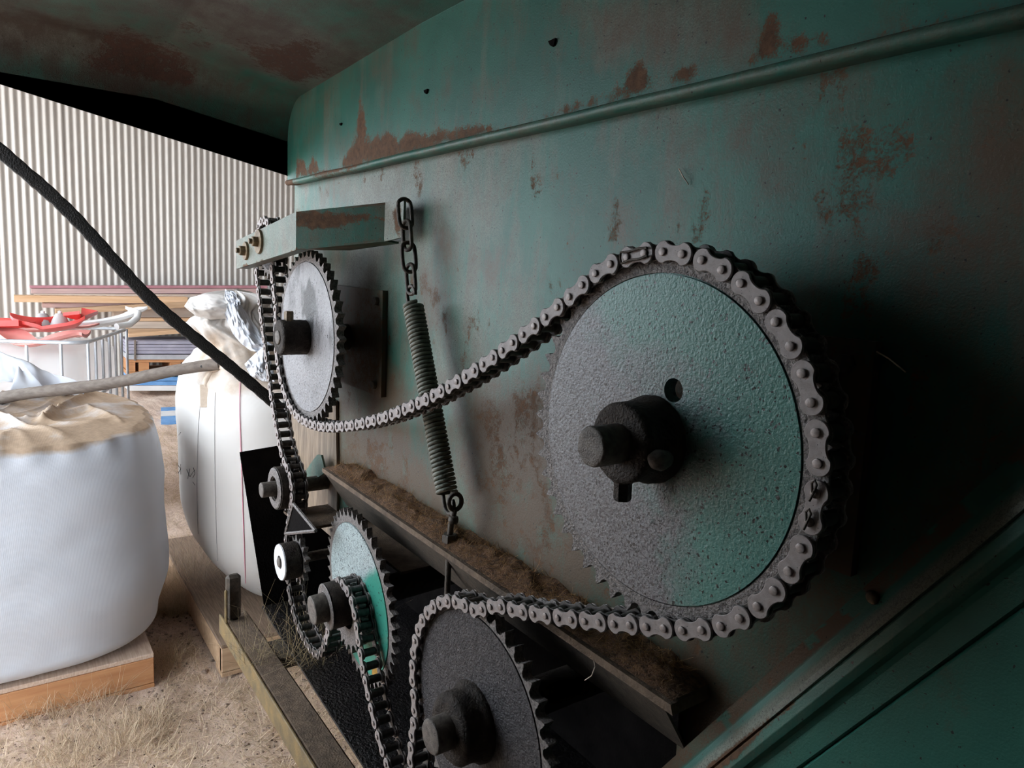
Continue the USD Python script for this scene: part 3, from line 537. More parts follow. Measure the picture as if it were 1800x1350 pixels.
def disc_mesh(R, Rg, y0, y1, hole=None, L=.007, g=.004):
    b = m3.Manifold.cylinder(y1 - y0, R, R, 96)
    b = b + m3.Manifold.cylinder(y1 - y0 - g, Rg, Rg, 96).translate((0, 0, g))
    if hole: b = b - m3.Manifold.cylinder(1, hole[2], hole[2], 24).translate((hole[0], hole[1], -.5))
    m = tm(b.refine_to_length(L)); x, y, z = m.vertices.T; m.vertices = np.stack([x, y0 + z, y], 1); return fixn(m)
def sprocket(name, label, s, web_r, hub_prof, shaft, mats, hole=None, axis=(0, 1, 0), y=0, mask=None, lump=.0006, cat='sprocket', extra=None, web=True, fat=.008):
    (c, N) = s; t = thing(name, label, cat, (c[0], .018, c[1]))
    ph = phase(s) if y == 0 else .03; y0, y1 = YC - fat, YC + fat
    part(t, 'toothed_rim', moved(rim_mesh(c, N, web_r + .0015, y0, y1, ph), c, axis, y), mats[0], smooth=30)
    if web: part(t, 'web_disc', moved(disc_mesh(web_r, web_r + .004, y0 - .0012, y1, hole), c, axis, y), mats[1], mask=(lambda v: mask(v)) if mask else None)
    part(t, 'hub', moved(lathe(hub_prof, (0, 0, 0), sides=48, lump=lump, seed=3), c, axis, y), mats[2], smooth=50)
    part(t, 'shaft', moved(lathe([(0, shaft[1]), (shaft[0] - .002, shaft[1]), (shaft[0], shaft[1] + .002), (shaft[0], shaft[2]), (0, shaft[2])], (0, 0, 0), sides=32, lump=lump * .6, seed=8), c, axis, y), mats[3], smooth=50)
    return t
cb = BIG[0]
def mask_big(v):
    x, z = v[:, 0] - cb[0], v[:, 2] - cb[1]; n = meshkit.fbm(v * 24, 4, 41); n2 = meshkit.fbm(v * 9, 3, 43); rr = np.hypot(x, z)
    grey = np.clip(.5 + (-.01 - x * .95 - z * .55 + .10 * (n - .5) + .14 * (n2 - .5)) / .10, 0, 1); grey = np.maximum(grey, np.clip((.118 - rr) / .03, 0, 1) * np.clip(.75 - x * 4 - np.abs(z) * 2, .25, 1))
    g = np.clip(.65 - (rr - .03) / .055, 0, .9) * np.clip(.55 + x * 9 - z * 3, 0, 1)  # dark patch right of and below the hub paints in its cast shadow
    return np.stack([0 * x + .1 * n, g, grey * .95], 1)
hub1 = [(0, -.040), (.038, -.040), (.0416, -.037), (.0420, -.012), (.0455, -.004), (.0470, .009), (.047, .03), (.030, .032), (.030, .11), (0, .11)]
b = sprocket('big_sprocket', 'largest sprocket with a grease-specked green face, right of centre', BIG, .1725, hub1, (.0205, -.078, .112), (M['rim'], M['paint_web'], M['hub'], M['shaft']), hole=(.024, .056, .0125), mask=mask_big, lump=.0014)
sb = on_y(1090, 850, -.022)
part(b, 'set_bolt', [hexbolt(sb + [.004, .0, .016], (0, 0, -1), .012, .014), hexbolt(sb + [.004, 0, .004], (.05, 0, -1), .0095, .021)], M['hub'], smooth=30)
sb2 = on_y(1160, 808, -.03)
part(b, 'grease_lump', lathe([(0, -.012), (.008, -.009), (.011, 0), (.008, .01), (0, .012)], sb2, sides=14, lump=.002), M['shaft'], smooth=True, label='brown lump of old grease')
def mask_grey(v):
    x, z = v[:, 0] - S2[0][0], v[:, 2] - S2[0][1]; n = meshkit.fbm(v * np.array([40, 40, 14]), 4, 141); rr = np.hypot(x, z)
    blob = np.clip(1 - np.hypot((x - .02) / .06, (z - .075) / .07), 0, 1) * 1.5
    return np.stack([0 * x, np.clip((n - .46) * 3.2, 0, 1) * np.clip(z * 7 + .7, .15, 1) + blob * np.clip((n - .40) * 8, 0, 1) * 1.2 + .9 * np.clip((.065 - rr) / .02, 0, 1) * np.clip(.4 + x * 14, 0, 1), .3 + 0 * x], 1)  # grease streaks and blob; the last dark term paints the hub's shadow
hub2 = [(0, -.052), (.034, -.052), (.0385, -.049), (.0385, .012), (.0385, .03), (.03, .032), (.03, .11), (0, .11)]
b = sprocket('grey_sprocket', 'grey dusty sprocket under the tensioner arm', S2, .166, hub2, (.016, -.055, .112), (M['rim'], M['grey_web'], M['hub'], M['shaft']), lump=.0010, mask=mask_grey)
part(b, 'set_bolt', hexbolt((S2[0][0] + .003, -.03, S2[0][1] + .036), (0, 0, 1), .010, .022), M['bolt'], smooth=30)
hub3 = [(0, -.036), (.046, -.036), (.052, -.030), (.053, -.006), (.060, .004), (.060, .03), (.03, .032), (.03, .30), (0, .30)]
b = sprocket('black_sprocket', 'greasy black sprocket at the bottom edge, below the big one', LOW, .164, hub3, (.0255, -.066, .32), (M['rim'], M['grease_web'], M['hub'], M['shaft']), lump=.0014)
hb = on_y(803, 1240, -.004); part(b, 'set_bolt', hexbolt(hb - [0, .0, .01], (.1, -.3, 1), .010, .02), M['hub'], smooth=30)
axT = np.array([math.sin(.041), math.cos(.041) * math.cos(.0715), math.sin(.0715)])
TEAL = ((-1.312, .967), 45)
cT = TEAL[0]
def mask_teal(v):
    x, z = v[:, 0] - cT[0], v[:, 2] - cT[1]; n = meshkit.fbm(v * 30, 3, 51)
    grey = np.clip((z * .9 - x * .55 - .018) / .03 + (n - .5), 0, 1); rr = np.hypot(x, z)
    yellow = np.clip(1 - np.hypot((x - .095) / .045, (z + .135) / .05), 0, 1) * 1.4
    return np.stack([yellow + .15 * (n - .4), .0 * x, grey * .95], 1)
t = thing('teal_sprocket', 'teal sprocket with a chalky pale top, left of the black one', 'sprocket', (cT[0], .05, cT[1]))
part(t, 'toothed_rim', moved(rim_mesh(cT, 45, .1605, -.006, .006, .02, h=.0082), cT, axT, .05), M['rim'], smooth=30)
part(t, 'web_disc', moved(disc_mesh(.159, .163, -.0075, .006), cT, axT, .05), M['paint_teal'], mask=mask_teal)
part(t, 'shaft', moved(lathe([(0, -.105), (.0275, -.105), (.0295, -.103), (.0295, .30), (0, .30)], (0, 0, 0), sides=30, lump=.0006), cT, axT, .05), M['shaft'], smooth=50)
part(t, 'small_sprocket', rim_mesh(S4[0], S4[1], .03, YC - .007, YC + .007, phase(S4)) if False else moved(rim_mesh(S4[0], S4[1], .028, YC - .007, YC + .007, phase(S4)), S4[0]), M['rim'], smooth=30)
part(t, 'hub', moved(lathe([(0, -.075), (.044, -.075), (.048, -.072), (.048, -.03), (.048, -.008), (0, -.008)], (0, 0, 0), sides=40, lump=.0008), (cT[0] + .001, cT[1]), axT, .05), M['hub'], smooth=50)
part(t, 'hub_face', moved(lathe([(.031, -.0755), (.031, -.077), (.046, -.077), (.048, -.0755), (.031, -.0755)], (0, 0, 0), sides=40), (cT[0] + .001, cT[1]), axT, .05), M['rim'])
# idlers
b = sprocket('tensioner_sprocket', 'small toothed wheel held behind the bolted end of the tensioner arm', IDL, .050, [(0, .006), (.03, .006), (.03, .034), (0, .034)], (.011, -.02, .05), (M['rim'], M['grease_web'], M['hub'], M['shaft']), fat=.006)
b = sprocket('upper_idler', 'ring-faced idler with a long shaft stub at the black end plate', I1, .046, [(0, -.006), (.026, -.006), (.026, -.019), (.048, -.020), (.0525, -.017), (.0525, .008), (0, .008)], (.0185, -.053, .30), (M['rim'], M['grease_web'], M['hub'], M['shaft']), fat=.006)
part(b, 'ring_face', moved(lathe([(.030, -.0195), (.030, -.0225), (.047, -.0225), (.0505, -.0205), (.030, -.0195)], (0, 0, 0), sides=40), I1[0]), M['rim'])
b = sprocket('lower_idler', 'small idler with a white washer face below the gusset', I3, .036, [(0, -.028), (.043, -.028), (.044, -.027), (.044, .008), (0, .008)], (.012, -.034, .30), (M['rim'], M['grease_web'], M['hub'], M['shaft']), fat=.006)
part(b, 'white_washer', moved(lathe([(.016, -.0275), (.016, -.0305), (.042, -.0305), (.043, -.0275), (.016, -.0275)], (0, 0, 0), sides=40), I3[0]), M['white_face'], label='white washer')

# ------------------------------------------------------------------ tensioner arm
ar = thing('chain_tensioner', 'bent green channel arm bolted over the grey sprocket', 'bracket', (-1.6, 0, 1.68))
pl = [(-1.885, -.050), (-1.441, -.050), (-1.302, .078), (-1.232, .083)]
zt = [1.706, 1.759, 1.783, 1.789]; zb = [1.636, 1.683, 1.708, 1.716]
def arm_seg(k):
    (x0, y0), (x1, y1) = pl[k], pl[k + 1]; n = np.array([-(y1 - y0), (x1 - x0)]); n /= np.linalg.norm(n)
    th = .005; ms = []
    def hexa(a, b): return trimesh.convex.convex_hull(np.array(a + b))
    ms.append(hexa([(x0, y0, zt[k]), (x0, y0, zb[k]), (x0 + n[0] * th, y0 + n[1] * th, zt[k]), (x0 + n[0] * th, y0 + n[1] * th, zb[k])], [(x1, y1, zt[k + 1]), (x1, y1, zb[k + 1]), (x1 + n[0] * th, y1 + n[1] * th, zt[k + 1]), (x1 + n[0] * th, y1 + n[1] * th, zb[k + 1])]))
    return ms[0]
arm_rust = [px_poly([(540, 405), (548, 384), (566, 372), (600, 366), (612, 380), (590, 396), (556, 410)], .0), px_poly([(690, 372), (705, 352), (708, 412), (697, 416)], .083)]
def mask_arm(k):
    def fn(v):
        xz = v[:, [0, 2]]; t = np.clip((v[:, 0] - pl[k][0]) / (pl[k + 1][0] - pl[k][0]), 0, 1); lo = zb[k] + (zb[k + 1] - zb[k]) * t; hi = zt[k] + (zt[k + 1] - zt[k]) * t
        h = (v[:, 2] - lo) / (hi - lo); n = meshkit.fbm(v * 34, 4, 61 + k); n2 = meshkit.fbm(v * np.array([50, 50, 22]), 3, 71 + k)
        r = np.maximum(np.maximum(field(arm_rust[0], xz, .02) * .7 if k == 1 else 0, field(arm_rust[1], xz, .02) * .8 if k == 2 else 0), np.clip(1 - h / .16, 0, 1) * .45 * (.4 + n) + np.clip((h - .9) / .1, 0, 1) * .4 * n)
        return np.stack([r + np.clip((n - .55) * 2, 0, .5), .25 * n2 + (.25 if k == 1 else .1), (.25 if k == 1 else .95) * (.45 + .7 * n2)], 1)
    return fn
for k, (nm, ms_) in enumerate((('bolted_end', mask_arm(0)), ('arm_web', mask_arm(1)), ('end_tab', mask_arm(2)))):
    part(ar, nm, refine(arm_seg(k), .012), M['paint'], mask=ms_)
part(ar, 'lower_flange', [trimesh.convex.convex_hull(np.array([(-1.441, -.050, 1.683), (-1.441, .03, 1.700), (-1.302, .078, 1.708), (-1.441, -.05, 1.688), (-1.441, .03, 1.705), (-1.302, .078, 1.713)]) if False else np.array([(x, y, z + d) for d in (0, .004) for x, y, z in ((-1.441, -.049, 1.683), (-1.450, .07, 1.690), (-1.302, .11, 1.706), (-1.300, .079, 1.708))])),
     trimesh.convex.convex_hull(np.array([(x, y, z + d) for d in (0, .004) for x, y, z in ((-1.885, -.049, 1.637), (-1.885, -.02, 1.637), (-1.45, -.02, 1.684), (-1.441, -.049, 1.683))]))], M['paint'], mask=mask_const(.15, .8, .1))
part(ar, 'upper_flange', [trimesh.convex.convex_hull(np.array([(x, y, z - d) for d in (0, .004) for x, y, z in ((-1.441, -.049, 1.759), (-1.450, .07, 1.766), (-1.302, .11, 1.780), (-1.300, .079, 1.783))])),
     trimesh.convex.convex_hull(np.array([(x, y, z - d) for d in (0, .004) for x, y, z in ((-1.885, -.049, 1.706), (-1.885, -.02, 1.706), (-1.45, -.02, 1.758), (-1.441, -.049, 1.759))]))], M['paint'], mask=mask_const(.15, .8, .1))
for (px, py, r) in ((432, 441, .021), (455, 425, .027)):
    o = on_y(px, py, -.052)
    w = part(ar, 'washer', lathe([(0, -.0035), (r, -.0035), (r + .001, -.002), (r + .001, .003), (0, .003)], o, sides=32, lump=.0004), M['bolt'], smooth=40)
    part(w, 'bolt', [hexbolt(o - [0, .003, 0], (0, -1, 0), .0125, .013), lathe([(0, -.024), (.006, -.023), (.006, 0), (0, 0)], o, sides=12)], M['bolt'], label='rusty hex bolt')

# ------------------------------------------------------------------ link chain, spring and eye bolt
def oval(c, L, W, r, dirn, flat):
    """One steel link: an oval ring, long side along dirn, flat gives its second axis."""
    d = np.array(dirn, float); d /= np.linalg.norm(d); e = np.array(flat, float); e -= d * (e @ d); e /= np.linalg.norm(e); pts = []
    for t in np.linspace(0, 2 * PI, 29)[:-1]:
        cx, sx = math.cos(t), math.sin(t); s = (L - W) / 2 * np.sign(sx) * min(1, abs(sx) * 3); pts.append(np.array(c) + d * (s + W / 2 * sx) + e * (W / 2 * cx))
    return tube(pts, r, 8, closed=True)
YS = .074
top, bot = on_y(711, 362, YS), on_y(724, 512, YS)
lc = thing('link_chain', 'short steel link chain hanging from the tab of the arm', 'chain', bot)
L_ = np.linalg.norm(bot - top); dv = (bot - top) / L_
for k in range(4):
    c = top + dv * L_ * (k + .35) / 3.9
    part(lc, 'chain_link', oval(c, .055, .025, .0038, dv, (1, .15, 0) if k % 2 else (.25, 1, 0)), M['steel'], smooth=True)
sp = thing('tension_spring', 'tightly wound green-black tension spring', 'spring', on_y(790, 900, YS))
s1, s2 = on_y(726, 535, YS), on_y(786, 868, YS); Ls = np.linalg.norm(s2 - s1); ds = (s2 - s1) / Ls
ea = np.cross(ds, [0, 1., 0]); ea /= np.linalg.norm(ea); eb = np.cross(ds, ea); turns = 46; nn = turns * 18
ths = np.linspace(0, turns * 2 * PI, nn); R_ = .0160
part(sp, 'coil', tube(s1 + ds * np.linspace(0, Ls, nn)[:, None] + R_ * (np.cos(ths)[:, None] * ea + np.sin(ths)[:, None] * eb), .0037, 7), M['spring'], smooth=True)
def hook(o, d, sgn):
    pts = [o + sgn * R_ * ea * .9, o + d * .012 + sgn * R_ * ea]
    for t in np.linspace(0, 1.15 * PI, 12): pts.append(o + d * (.02 + .015 * math.sin(t)) + sgn * R_ * ea * math.cos(t) * 1.0)
    return tube(pts, .0036, 8)
part(sp, 'hook', hook(s1, -ds, -1), M['steel'], smooth=True); part(sp, 'hook', hook(s2, ds, -1), M['steel'], smooth=True)
e0, e1 = on_y(799, 872, YS - .004), on_y(790, 950, YS); eye = thing('eye_bolt', 'eye bolt holding the lower spring hook to the ledge', 'bolt', e1)
c0 = on_y(800, 882, YS)
part(eye, 'eye', tube([c0 + .011 * np.array([.35 * math.cos(t), .94 * math.cos(t), 1.3 * math.sin(t)]) for t in np.linspace(0, 2 * PI, 24)[:-1]], .0042, 8, closed=True), M['steel'], smooth=True)
part(eye, 'shank', tube([c0 - [0, 0, .012], on_y(793, 920, YS), e1, e1 - [0, 0, .16]], .0052, 10), M['steel'], smooth=True)
part(eye, 'nut', hexbolt(e1 + [0, 0, -.002], (0, 0, 1), .0135, .014), M['steel']); part(eye, 'collar', lathe([(0, -.006), (.008, -.005), (.009, 0), (.008, .006), (0, .006)], on_y(797, 914, YS - .003), (0, 0, 1), 14), M['steel'], smooth=True)

# ------------------------------------------------------------------ chaff on the ledge
def blades(n, base_fn, lean=1., L=(.02, .06), w=.0006, seed=1, cols=((.45, .33, .17), (.62, .48, .28)), curl=.3, segs=3):
    r = np.random.default_rng(seed); b = base_fn(r, n); th = r.uniform(0, 2 * PI, n); el = np.clip(r.normal(lean, .35, n), 0.02, 1.5); ln = r.uniform(*L, n)
    d = np.stack([np.cos(th) * np.cos(el), np.sin(th) * np.cos(el), np.sin(el)], 1); sd = np.stack([-np.sin(th), np.cos(th), np.zeros(n)], 1)
    cv = r.normal(0, curl, (n, 3)) * [1, 1, .5]; V = []
    for k in range(segs + 1):
        q = k / segs; c = b + d * (ln * q)[:, None] + cv * (ln * q * q)[:, None] * .6; c[:, 2] = np.maximum(c[:, 2], b[:, 2] - .001)
        ww = (w * (1 - .75 * q))
        V += [c - sd * ww, c + sd * ww]
    V = np.stack(V, 1); m = 2 * (segs + 1); f = []
    for k in range(segs): f += [[2 * k, 2 * k + 1, 2 * k + 3], [2 * k, 2 * k + 3, 2 * k + 2]]
    F = (np.arange(n)[:, None, None] * m + np.array(f)[None]).reshape(-1, 3); t = r.uniform(0, 1, (n, 1)); C = np.array(cols[0]) * (1 - t) + np.array(cols[1]) * t
    return trimesh.Trimesh(V.reshape(-1, 3), F, process=False), np.repeat(C, m, 0)
def chaff_top(u, v):
    x = -1.54 + u * 1.06; y = .056 + v * .066; P = np.stack([x * 26, y * 40, x * 0], -1)
    h = .004 + .022 * meshkit.fbm(P, 4, 71) * np.clip(v * 2.2, 0, 1) * np.clip((1 - u) * 30, 0, 1) * np.clip(u * 30, 0, 1)
    return np.stack([x, y, 1.188 - .006 * u + h], -1)
cf = thing('chaff_layer', 'layer of brown chaff and straw lying on the ledge', 'chaff', (-1.0, .09, 1.188), kind='stuff')
part(cf, 'chaff_bed', grid(chaff_top, 300, 20), M['chaff'], smooth=True, kind='stuff')
def on_ledge(r, n): u = r.uniform(0.02, .98, n); v = r.uniform(.1, 1, n); return chaff_top(u, v)
m_, c_ = blades(2600, on_ledge, .15, (.006, .028), .0005, 5, ((.20, .10, .045), (.50, .31, .15)))
part(cf, 'straw', m_, M['tint'], col=c_, kind='stuff')

# ------------------------------------------------------------------ belt and pole
bp = [on_x(a, b, x) for a, b, x in ((-620, -210, -2.08), (-380, -36, -2.08), (-160, 135, -2.08), (-60, 212, -2.08), (0, 265, -2.08), (100, 352, -2.08), (250, 512, -2.08), (400, 640, -2.08), (478, 705, -2.08), (560, 775, -2.08))]
bt = np.array(bp); tck = CubicSpline(np.r_[0, np.cumsum(np.linalg.norm(np.diff(bt, axis=0), axis=1))], bt); bt = tck(np.linspace(0, tck.x[-1], 130))
def belt(pts, w, h):
    t = np.gradient(pts, axis=0); t /= np.linalg.norm(t, axis=1, keepdims=True); a = np.cross(t, [1., 0, 0]); a /= np.linalg.norm(a, axis=1, keepdims=True); bx = np.cross(t, a)
    k = np.arange(len(pts)); prof = [(-1, -.8), (-.72, -1), (.72, -1), (1, -.8), (1, .8), (.72, 1), (-.72, 1), (-1, .8)]
    jit = 1 + .05 * np.sin(k * 2.1) + .03 * np.sin(k * 5.3)
    v = np.stack([pts + a * (w / 2 * p * jit)[:, None] + bx * h / 2 * q for p, q in prof], 1); n = 8; K = len(pts)
    i, j = np.meshgrid(np.arange(K - 1), np.arange(n), indexing='ij'); j2 = (j + 1) % n; q = np.stack([i * n + j, i * n + j2, (i + 1) * n + j2, (i + 1) * n + j], -1).reshape(-1, 4)
    return fixn(trimesh.Trimesh(v.reshape(-1, 3), np.vstack([q[:, [0, 1, 2]], q[:, [0, 2, 3]]]), process=False))
solo('drive_belt', 'black rubber belt slanting down across the left of the picture', 'belt', belt(bt, .031, .026), M['rubber'], smooth=40)
pa, pb = at_d(-40, 708, 2.86), at_d(385, 641, 2.96)
pp = np.linspace(0, 1, 30)[:, None] * (pb - pa) + pa; pp[:, 2] += .006 * np.sin(np.linspace(0, 9, 30))
pole = thing('pole', 'grey weathered wooden pole lying across the two bags', 'pole', pa)
part(pole, 'shaft', tube(pp, .0245 + .0012 * np.sin(np.linspace(0, 20, 30)), 14), M['wood_grey'], smooth=50)
kn = pa + (pb - pa) * .925; kd = (EYE - kn) / np.linalg.norm(EYE - kn); part(pole, 'nail_hole', lathe([(0, -.003), (.005, -.001), (.005, .001), (0, .002)], kn + kd * .0245 + [0, 0, .004], kd, 10), M['ink'])

# ------------------------------------------------------------------ bulk bags on pallets
def pallet(x0, x1, y0, y1, label, deck, side, ply=True):
    t = thing('pallet', label, 'pallet', ((x0 + x1) / 2, (y0 + y1) / 2, 0), group='pallets under the bulk bags'); 
    if ply: part(t, 'deck_sheet', cbox((x0, y0, .125), (x1, y1, .142), .002), deck)
    else:
        n = 7; w = (x1 - x0) / n
        for k in range(n): part(t, 'deck_board', cbox((x0 + k * w + .008, y0, .120), (x0 + (k + 1) * w - .008, y1, .142), .002), deck)
    for k in range(3):
        yy = y0 + (y1 - y0 - .05) * k / 2
        part(t, 'stringer', cbox((x0 + .01, yy, .018), (x1 - .004, yy + .05, .124), .003), side)
    part(t, 'edge_board', cbox((x1 - .03, y0, .02), (x1, y1, .123), .003), side)
    for k in range(3):
        xx = x0 + (x1 - x0 - .1) * k / 2; part(t, 'bottom_board', cbox((xx, y0, .0), (xx + .1, y1, .018), .002), side)
    return t
pallet(-3.95, -2.835, -1.25, -.115, 'orange-brown pallet under the front white bag', M['ply'], M['wood_orange'])
pallet(-4.05, -2.770, .118, 1.25, 'pallet under the cream bag with red seams', M['tan_ply'], M['wood_tan'])
def bag_surf(c, hz, prof, expo, top_fn, nu=220, nv=150, fold=0, seed=0):
    """prof: (height fraction, half width) pairs of a stuffed bag; cross sections are rounded squares."""
    ts, rs = zip(*prof); spl = CubicSpline(ts, rs) if len(ts) > 3 else None
    def fn(u, v):
        th = u * 2 * PI; r = np.interp(v, np.linspace(0, 1, 200), np.maximum(spl(np.linspace(0, 1, 200)), 0)); z = np.interp(v, [p[0] for p in hz], [p[1] for p in hz])
        e = expo; k = (np.abs(np.cos(th)) ** e + np.abs(np.sin(th)) ** e) ** (-1 / e); k = k * (1 - np.clip((v - .72) / .2, 0, 1)) + np.clip((v - .72) / .2, 0, 1) * (.55 + .45 * k)
        x, y = c[0] + r * k * np.cos(th), c[1] + r * k * np.sin(th)
        return top_fn(x, y, z, th, v, r)
    m = grid(fn, nu, nv); m.merge_vertices(); return m
b1c = (-3.335, -.575)
FOLDS = [([(-60, 712), (0, 738), (60, 764), (112, 774)], .030), ([(48, 746), (100, 738), (155, 730), (215, 752)], .028), ([(75, 748), (120, 724), (160, 703), (215, 706), (248, 722), (258, 748)], .040), ([(140, 692), (200, 690), (245, 702), (272, 722)], .030), ([(-40, 722), (40, 712), (110, 700)], .035), ([(20, 760), (60, 790), (150, 800)], .015)]
FOLDS = [(shapely.LineString([tuple(on_z(a, b, 1.0)[:2]) for a, b in p]), h) for p, h in FOLDS]
def top1(x, y, z, th, v, r):
    P = np.stack([x * 2.3, y * 2.9, z * 0], -1); n = meshkit.fbm(P, 3, 81); top = np.clip((v - .70) / .18, 0, 1)
    rid = np.abs(meshkit.fbm(P * 1.6 + n[..., None] * 1.5, 3, 83) - .5) * 2
    s = meshkit.fbm(np.stack([np.cos(th) * 2, np.sin(th) * 2, z * 5], -1), 3, 85) - .5
    fold = (1 - np.abs(np.sin(th * 3.5 + 5 * n + v * 6))) ** 4 * np.clip((v - .70) / .06, 0, 1) * np.clip((1 - v) / .12, 0, 1)
    pt = shapely.points(np.stack([x, y], -1)); fz = sum(h * np.exp(-shapely.distance(l, pt) / .022) for l, h in FOLDS)
    z2 = z + top * ((n - .5) * .07 + fz) + .010 * fold
    crk = np.clip(1 - np.abs(v - .71) / .07, 0, 1) * .007 * np.sin(th * 31 + 6 * n)
    out = s * .022 * (1 - top) + crk
    return np.stack([x + out * np.cos(th), y + out * np.sin(th), z2], -1)
bag1 = thing('bulk_bag', 'front white woven bulk bag with a sagging dusty top', 'bulk bag', (b1c[0], b1c[1], .142), group='bulk bags on pallets')
b1m = bag_surf(b1c, [(0, .142), (.06, .145), (.70, 1.0), (.82, 1.035), (1, 1.0)], [(0, .02), (.06, .455), (.13, .535), (.22, .562), (.34, .572), (.52, .56), (.66, .545), (.72, .515), (.8, .42), (.9, .21), (1, .001)], 3.2, top1, 260, 300)
def mask_b1(v):
    n = meshkit.fbm(v * 5, 3, 91); top = np.clip((v[:, 2] - .965 + .10 * (meshkit.fbm(v * 2.6, 2, 99) - .5)) / .035, 0, 1); return np.stack([top * (.78 + .9 * (n - .45)) + .05, 0 * n, 0 * n], 1)
part(bag1, 'sack', b1m, M['bag'], smooth=True, mask=mask_b1)
# spout pulled out flat towards the left, in soft folds
def spout(u, v):
    a = at_d(-90, 640, 3.05) * (1 - u[..., None]) + at_d(140, 694, 3.12) * u[..., None]; n = meshkit.fbm(np.stack([u * 5, v * 3, u * 0], -1), 3, 95)
    w = .16 * (1 - .75 * u ** 2); a[..., 0] += (v - .5) * w * 1.6 + .05 * (n - .5); a[..., 2] += .11 * np.sin(v * PI) * (1 - .8 * u) + .05 * (n - .5) + .03 * np.sin(v * 11 + u * 3); a[..., 1] += .04 * (v - .5); return a
part(bag1, 'spout', grid(spout, 50, 40, (0, 0, -.003)), M['bag'], smooth=True, mask=mask_const(.05, 0, 0, .2))
part(bag1, 'torn_flap', grid(lambda u, v: at_d(6 + 28 * 1, 648, 3.0) + np.stack([.02 * np.sin(v * 3) + .03 * v, (u - .3) * .11 * (.3 + v), -.11 * v + .01 * np.sin(u * 7)], -1), 16, 16, (.002, 0, 0)), M['bag'], smooth=True)
b2c = (-3.375, .70)
def top2(x, y, z, th, v, r):
    n = meshkit.fbm(np.stack([np.cos(th) * 1.6, np.sin(th) * 1.6, z * 5], -1), 4, 101); top = np.clip((v - .62) / .12, 0, 1)
    f = np.abs(meshkit.fbm(np.stack([np.cos(th) * 3, np.sin(th) * 3, z * 3.], -1), 3, 103) - .5) * 2
    out = (n - .5) * (.02 + .16 * top) - top * (1 - f) ** 3 * .05
    return np.stack([x + out * np.cos(th) + top * .02, y + out * np.sin(th) - .37 * np.clip((v - .60) / .24, 0, 1) ** 1.2, z + top * (n - .5) * .06], -1)
bag2 = thing('bulk_bag', 'cream bulk bag with red seams and a tall gathered neck', 'bulk bag', (b2c[0], b2c[1], .142), group='bulk bags on pallets')
b2m = bag_surf(b2c, [(0, .142), (.06, .145), (.60, 1.12), (.72, 1.24), (.86, 1.40), (1, 1.52)], [(0, .02), (.05, .33), (.09, .42), (.15, .51), (.23, .565), (.36, .58), (.48, .585), (.58, .575), (.64, .53), (.70, .42), (.76, .31), (.84, .22), (.92, .155), (.98, .12), (1, .001)], 3.4, top2)
def mask_b2(v):
    n = meshkit.fbm(v * 4, 3, 111); top = np.clip((v[:, 2] - 1.06) / .10, 0, 1) * np.clip((1.50 - v[:, 2]) / .2, .1, 1); return np.stack([top * (.42 + .6 * (n - .4)) + .04, 0 * n, 0 * n], 1)
part(bag2, 'sack', b2m, M['bag_cream'], smooth=True, mask=mask_b2)
tree2 = trimesh.Trimesh(*meshkit.arrays(b2m)[:2]); ray2 = trimesh.ray.ray_triangle.RayMeshIntersector(tree2)
def surf2(px, py, off=.004):
    d = ray(px, py); loc, _, _ = ray2.intersects_location([EYE], [d], multiple_hits=False); return (loc[0] - d / np.linalg.norm(d) * off) if len(loc) else at_d(px, py, 2.85)
def seam(pts, r, mt, nm, lb=None):
    P = np.array(pts, float); q = np.linspace(0, len(P) - 1, 24); P = np.stack([np.interp(q, np.arange(len(P)), P[:, k]) for k in (0, 1)], 1)
    H = [ray2.intersects_location([EYE], [ray(a, b)], multiple_hits=False)[0] for a, b in P]
    P = [q for q, h in zip(P, H) if len(h)]
    part(bag2, nm, tube([surf2(a, b) for a, b in P], r, 5), mt, smooth=True, label=lb)
seam([(422, 672), (421, 720), (424, 800), (427, 900), (430, 980), (432, 1035)], .0017, M['red_thread'], 'red_seam', 'red seam line')
seam([(378, 690), (377, 760), (378, 860), (381, 960), (386, 1045)], .0012, M['grey_thread'], 'thread_line')
seam([(353, 690), (348, 760), (346, 860), (349, 960), (356, 1025)], .0012, M['grey_thread'], 'thread_line')
strap_px = [(362, 714), (360, 690), (363, 668), (372, 652), (388, 645), (404, 648)]
part(bag2, 'lifting_strap', beam(surf2(362, 716, .006), surf2(361, 676, .006), .045, .006, up=ray(361, 690)), M['cream_strap'])
part(bag2, 'lifting_strap', tube([surf2(a, b, .004) for a, b in strap_px[1:]], .014, 6), M['cream_strap'], smooth=True)
for pts in ([(328, 825), (334, 838), (342, 826)], [(334, 824), (330, 842)], [(340, 822), (343, 832), (339, 840)], [(313, 818), (318, 824), (313, 832)], [(318, 816), (318, 834)], [(314, 765), (318, 760)], [(339, 847), (343, 853)]):
    part(bag2, 'marker_writing', tube([surf2(a, b, .0015) for a, b in pts], .0013, 4), M['ink'])
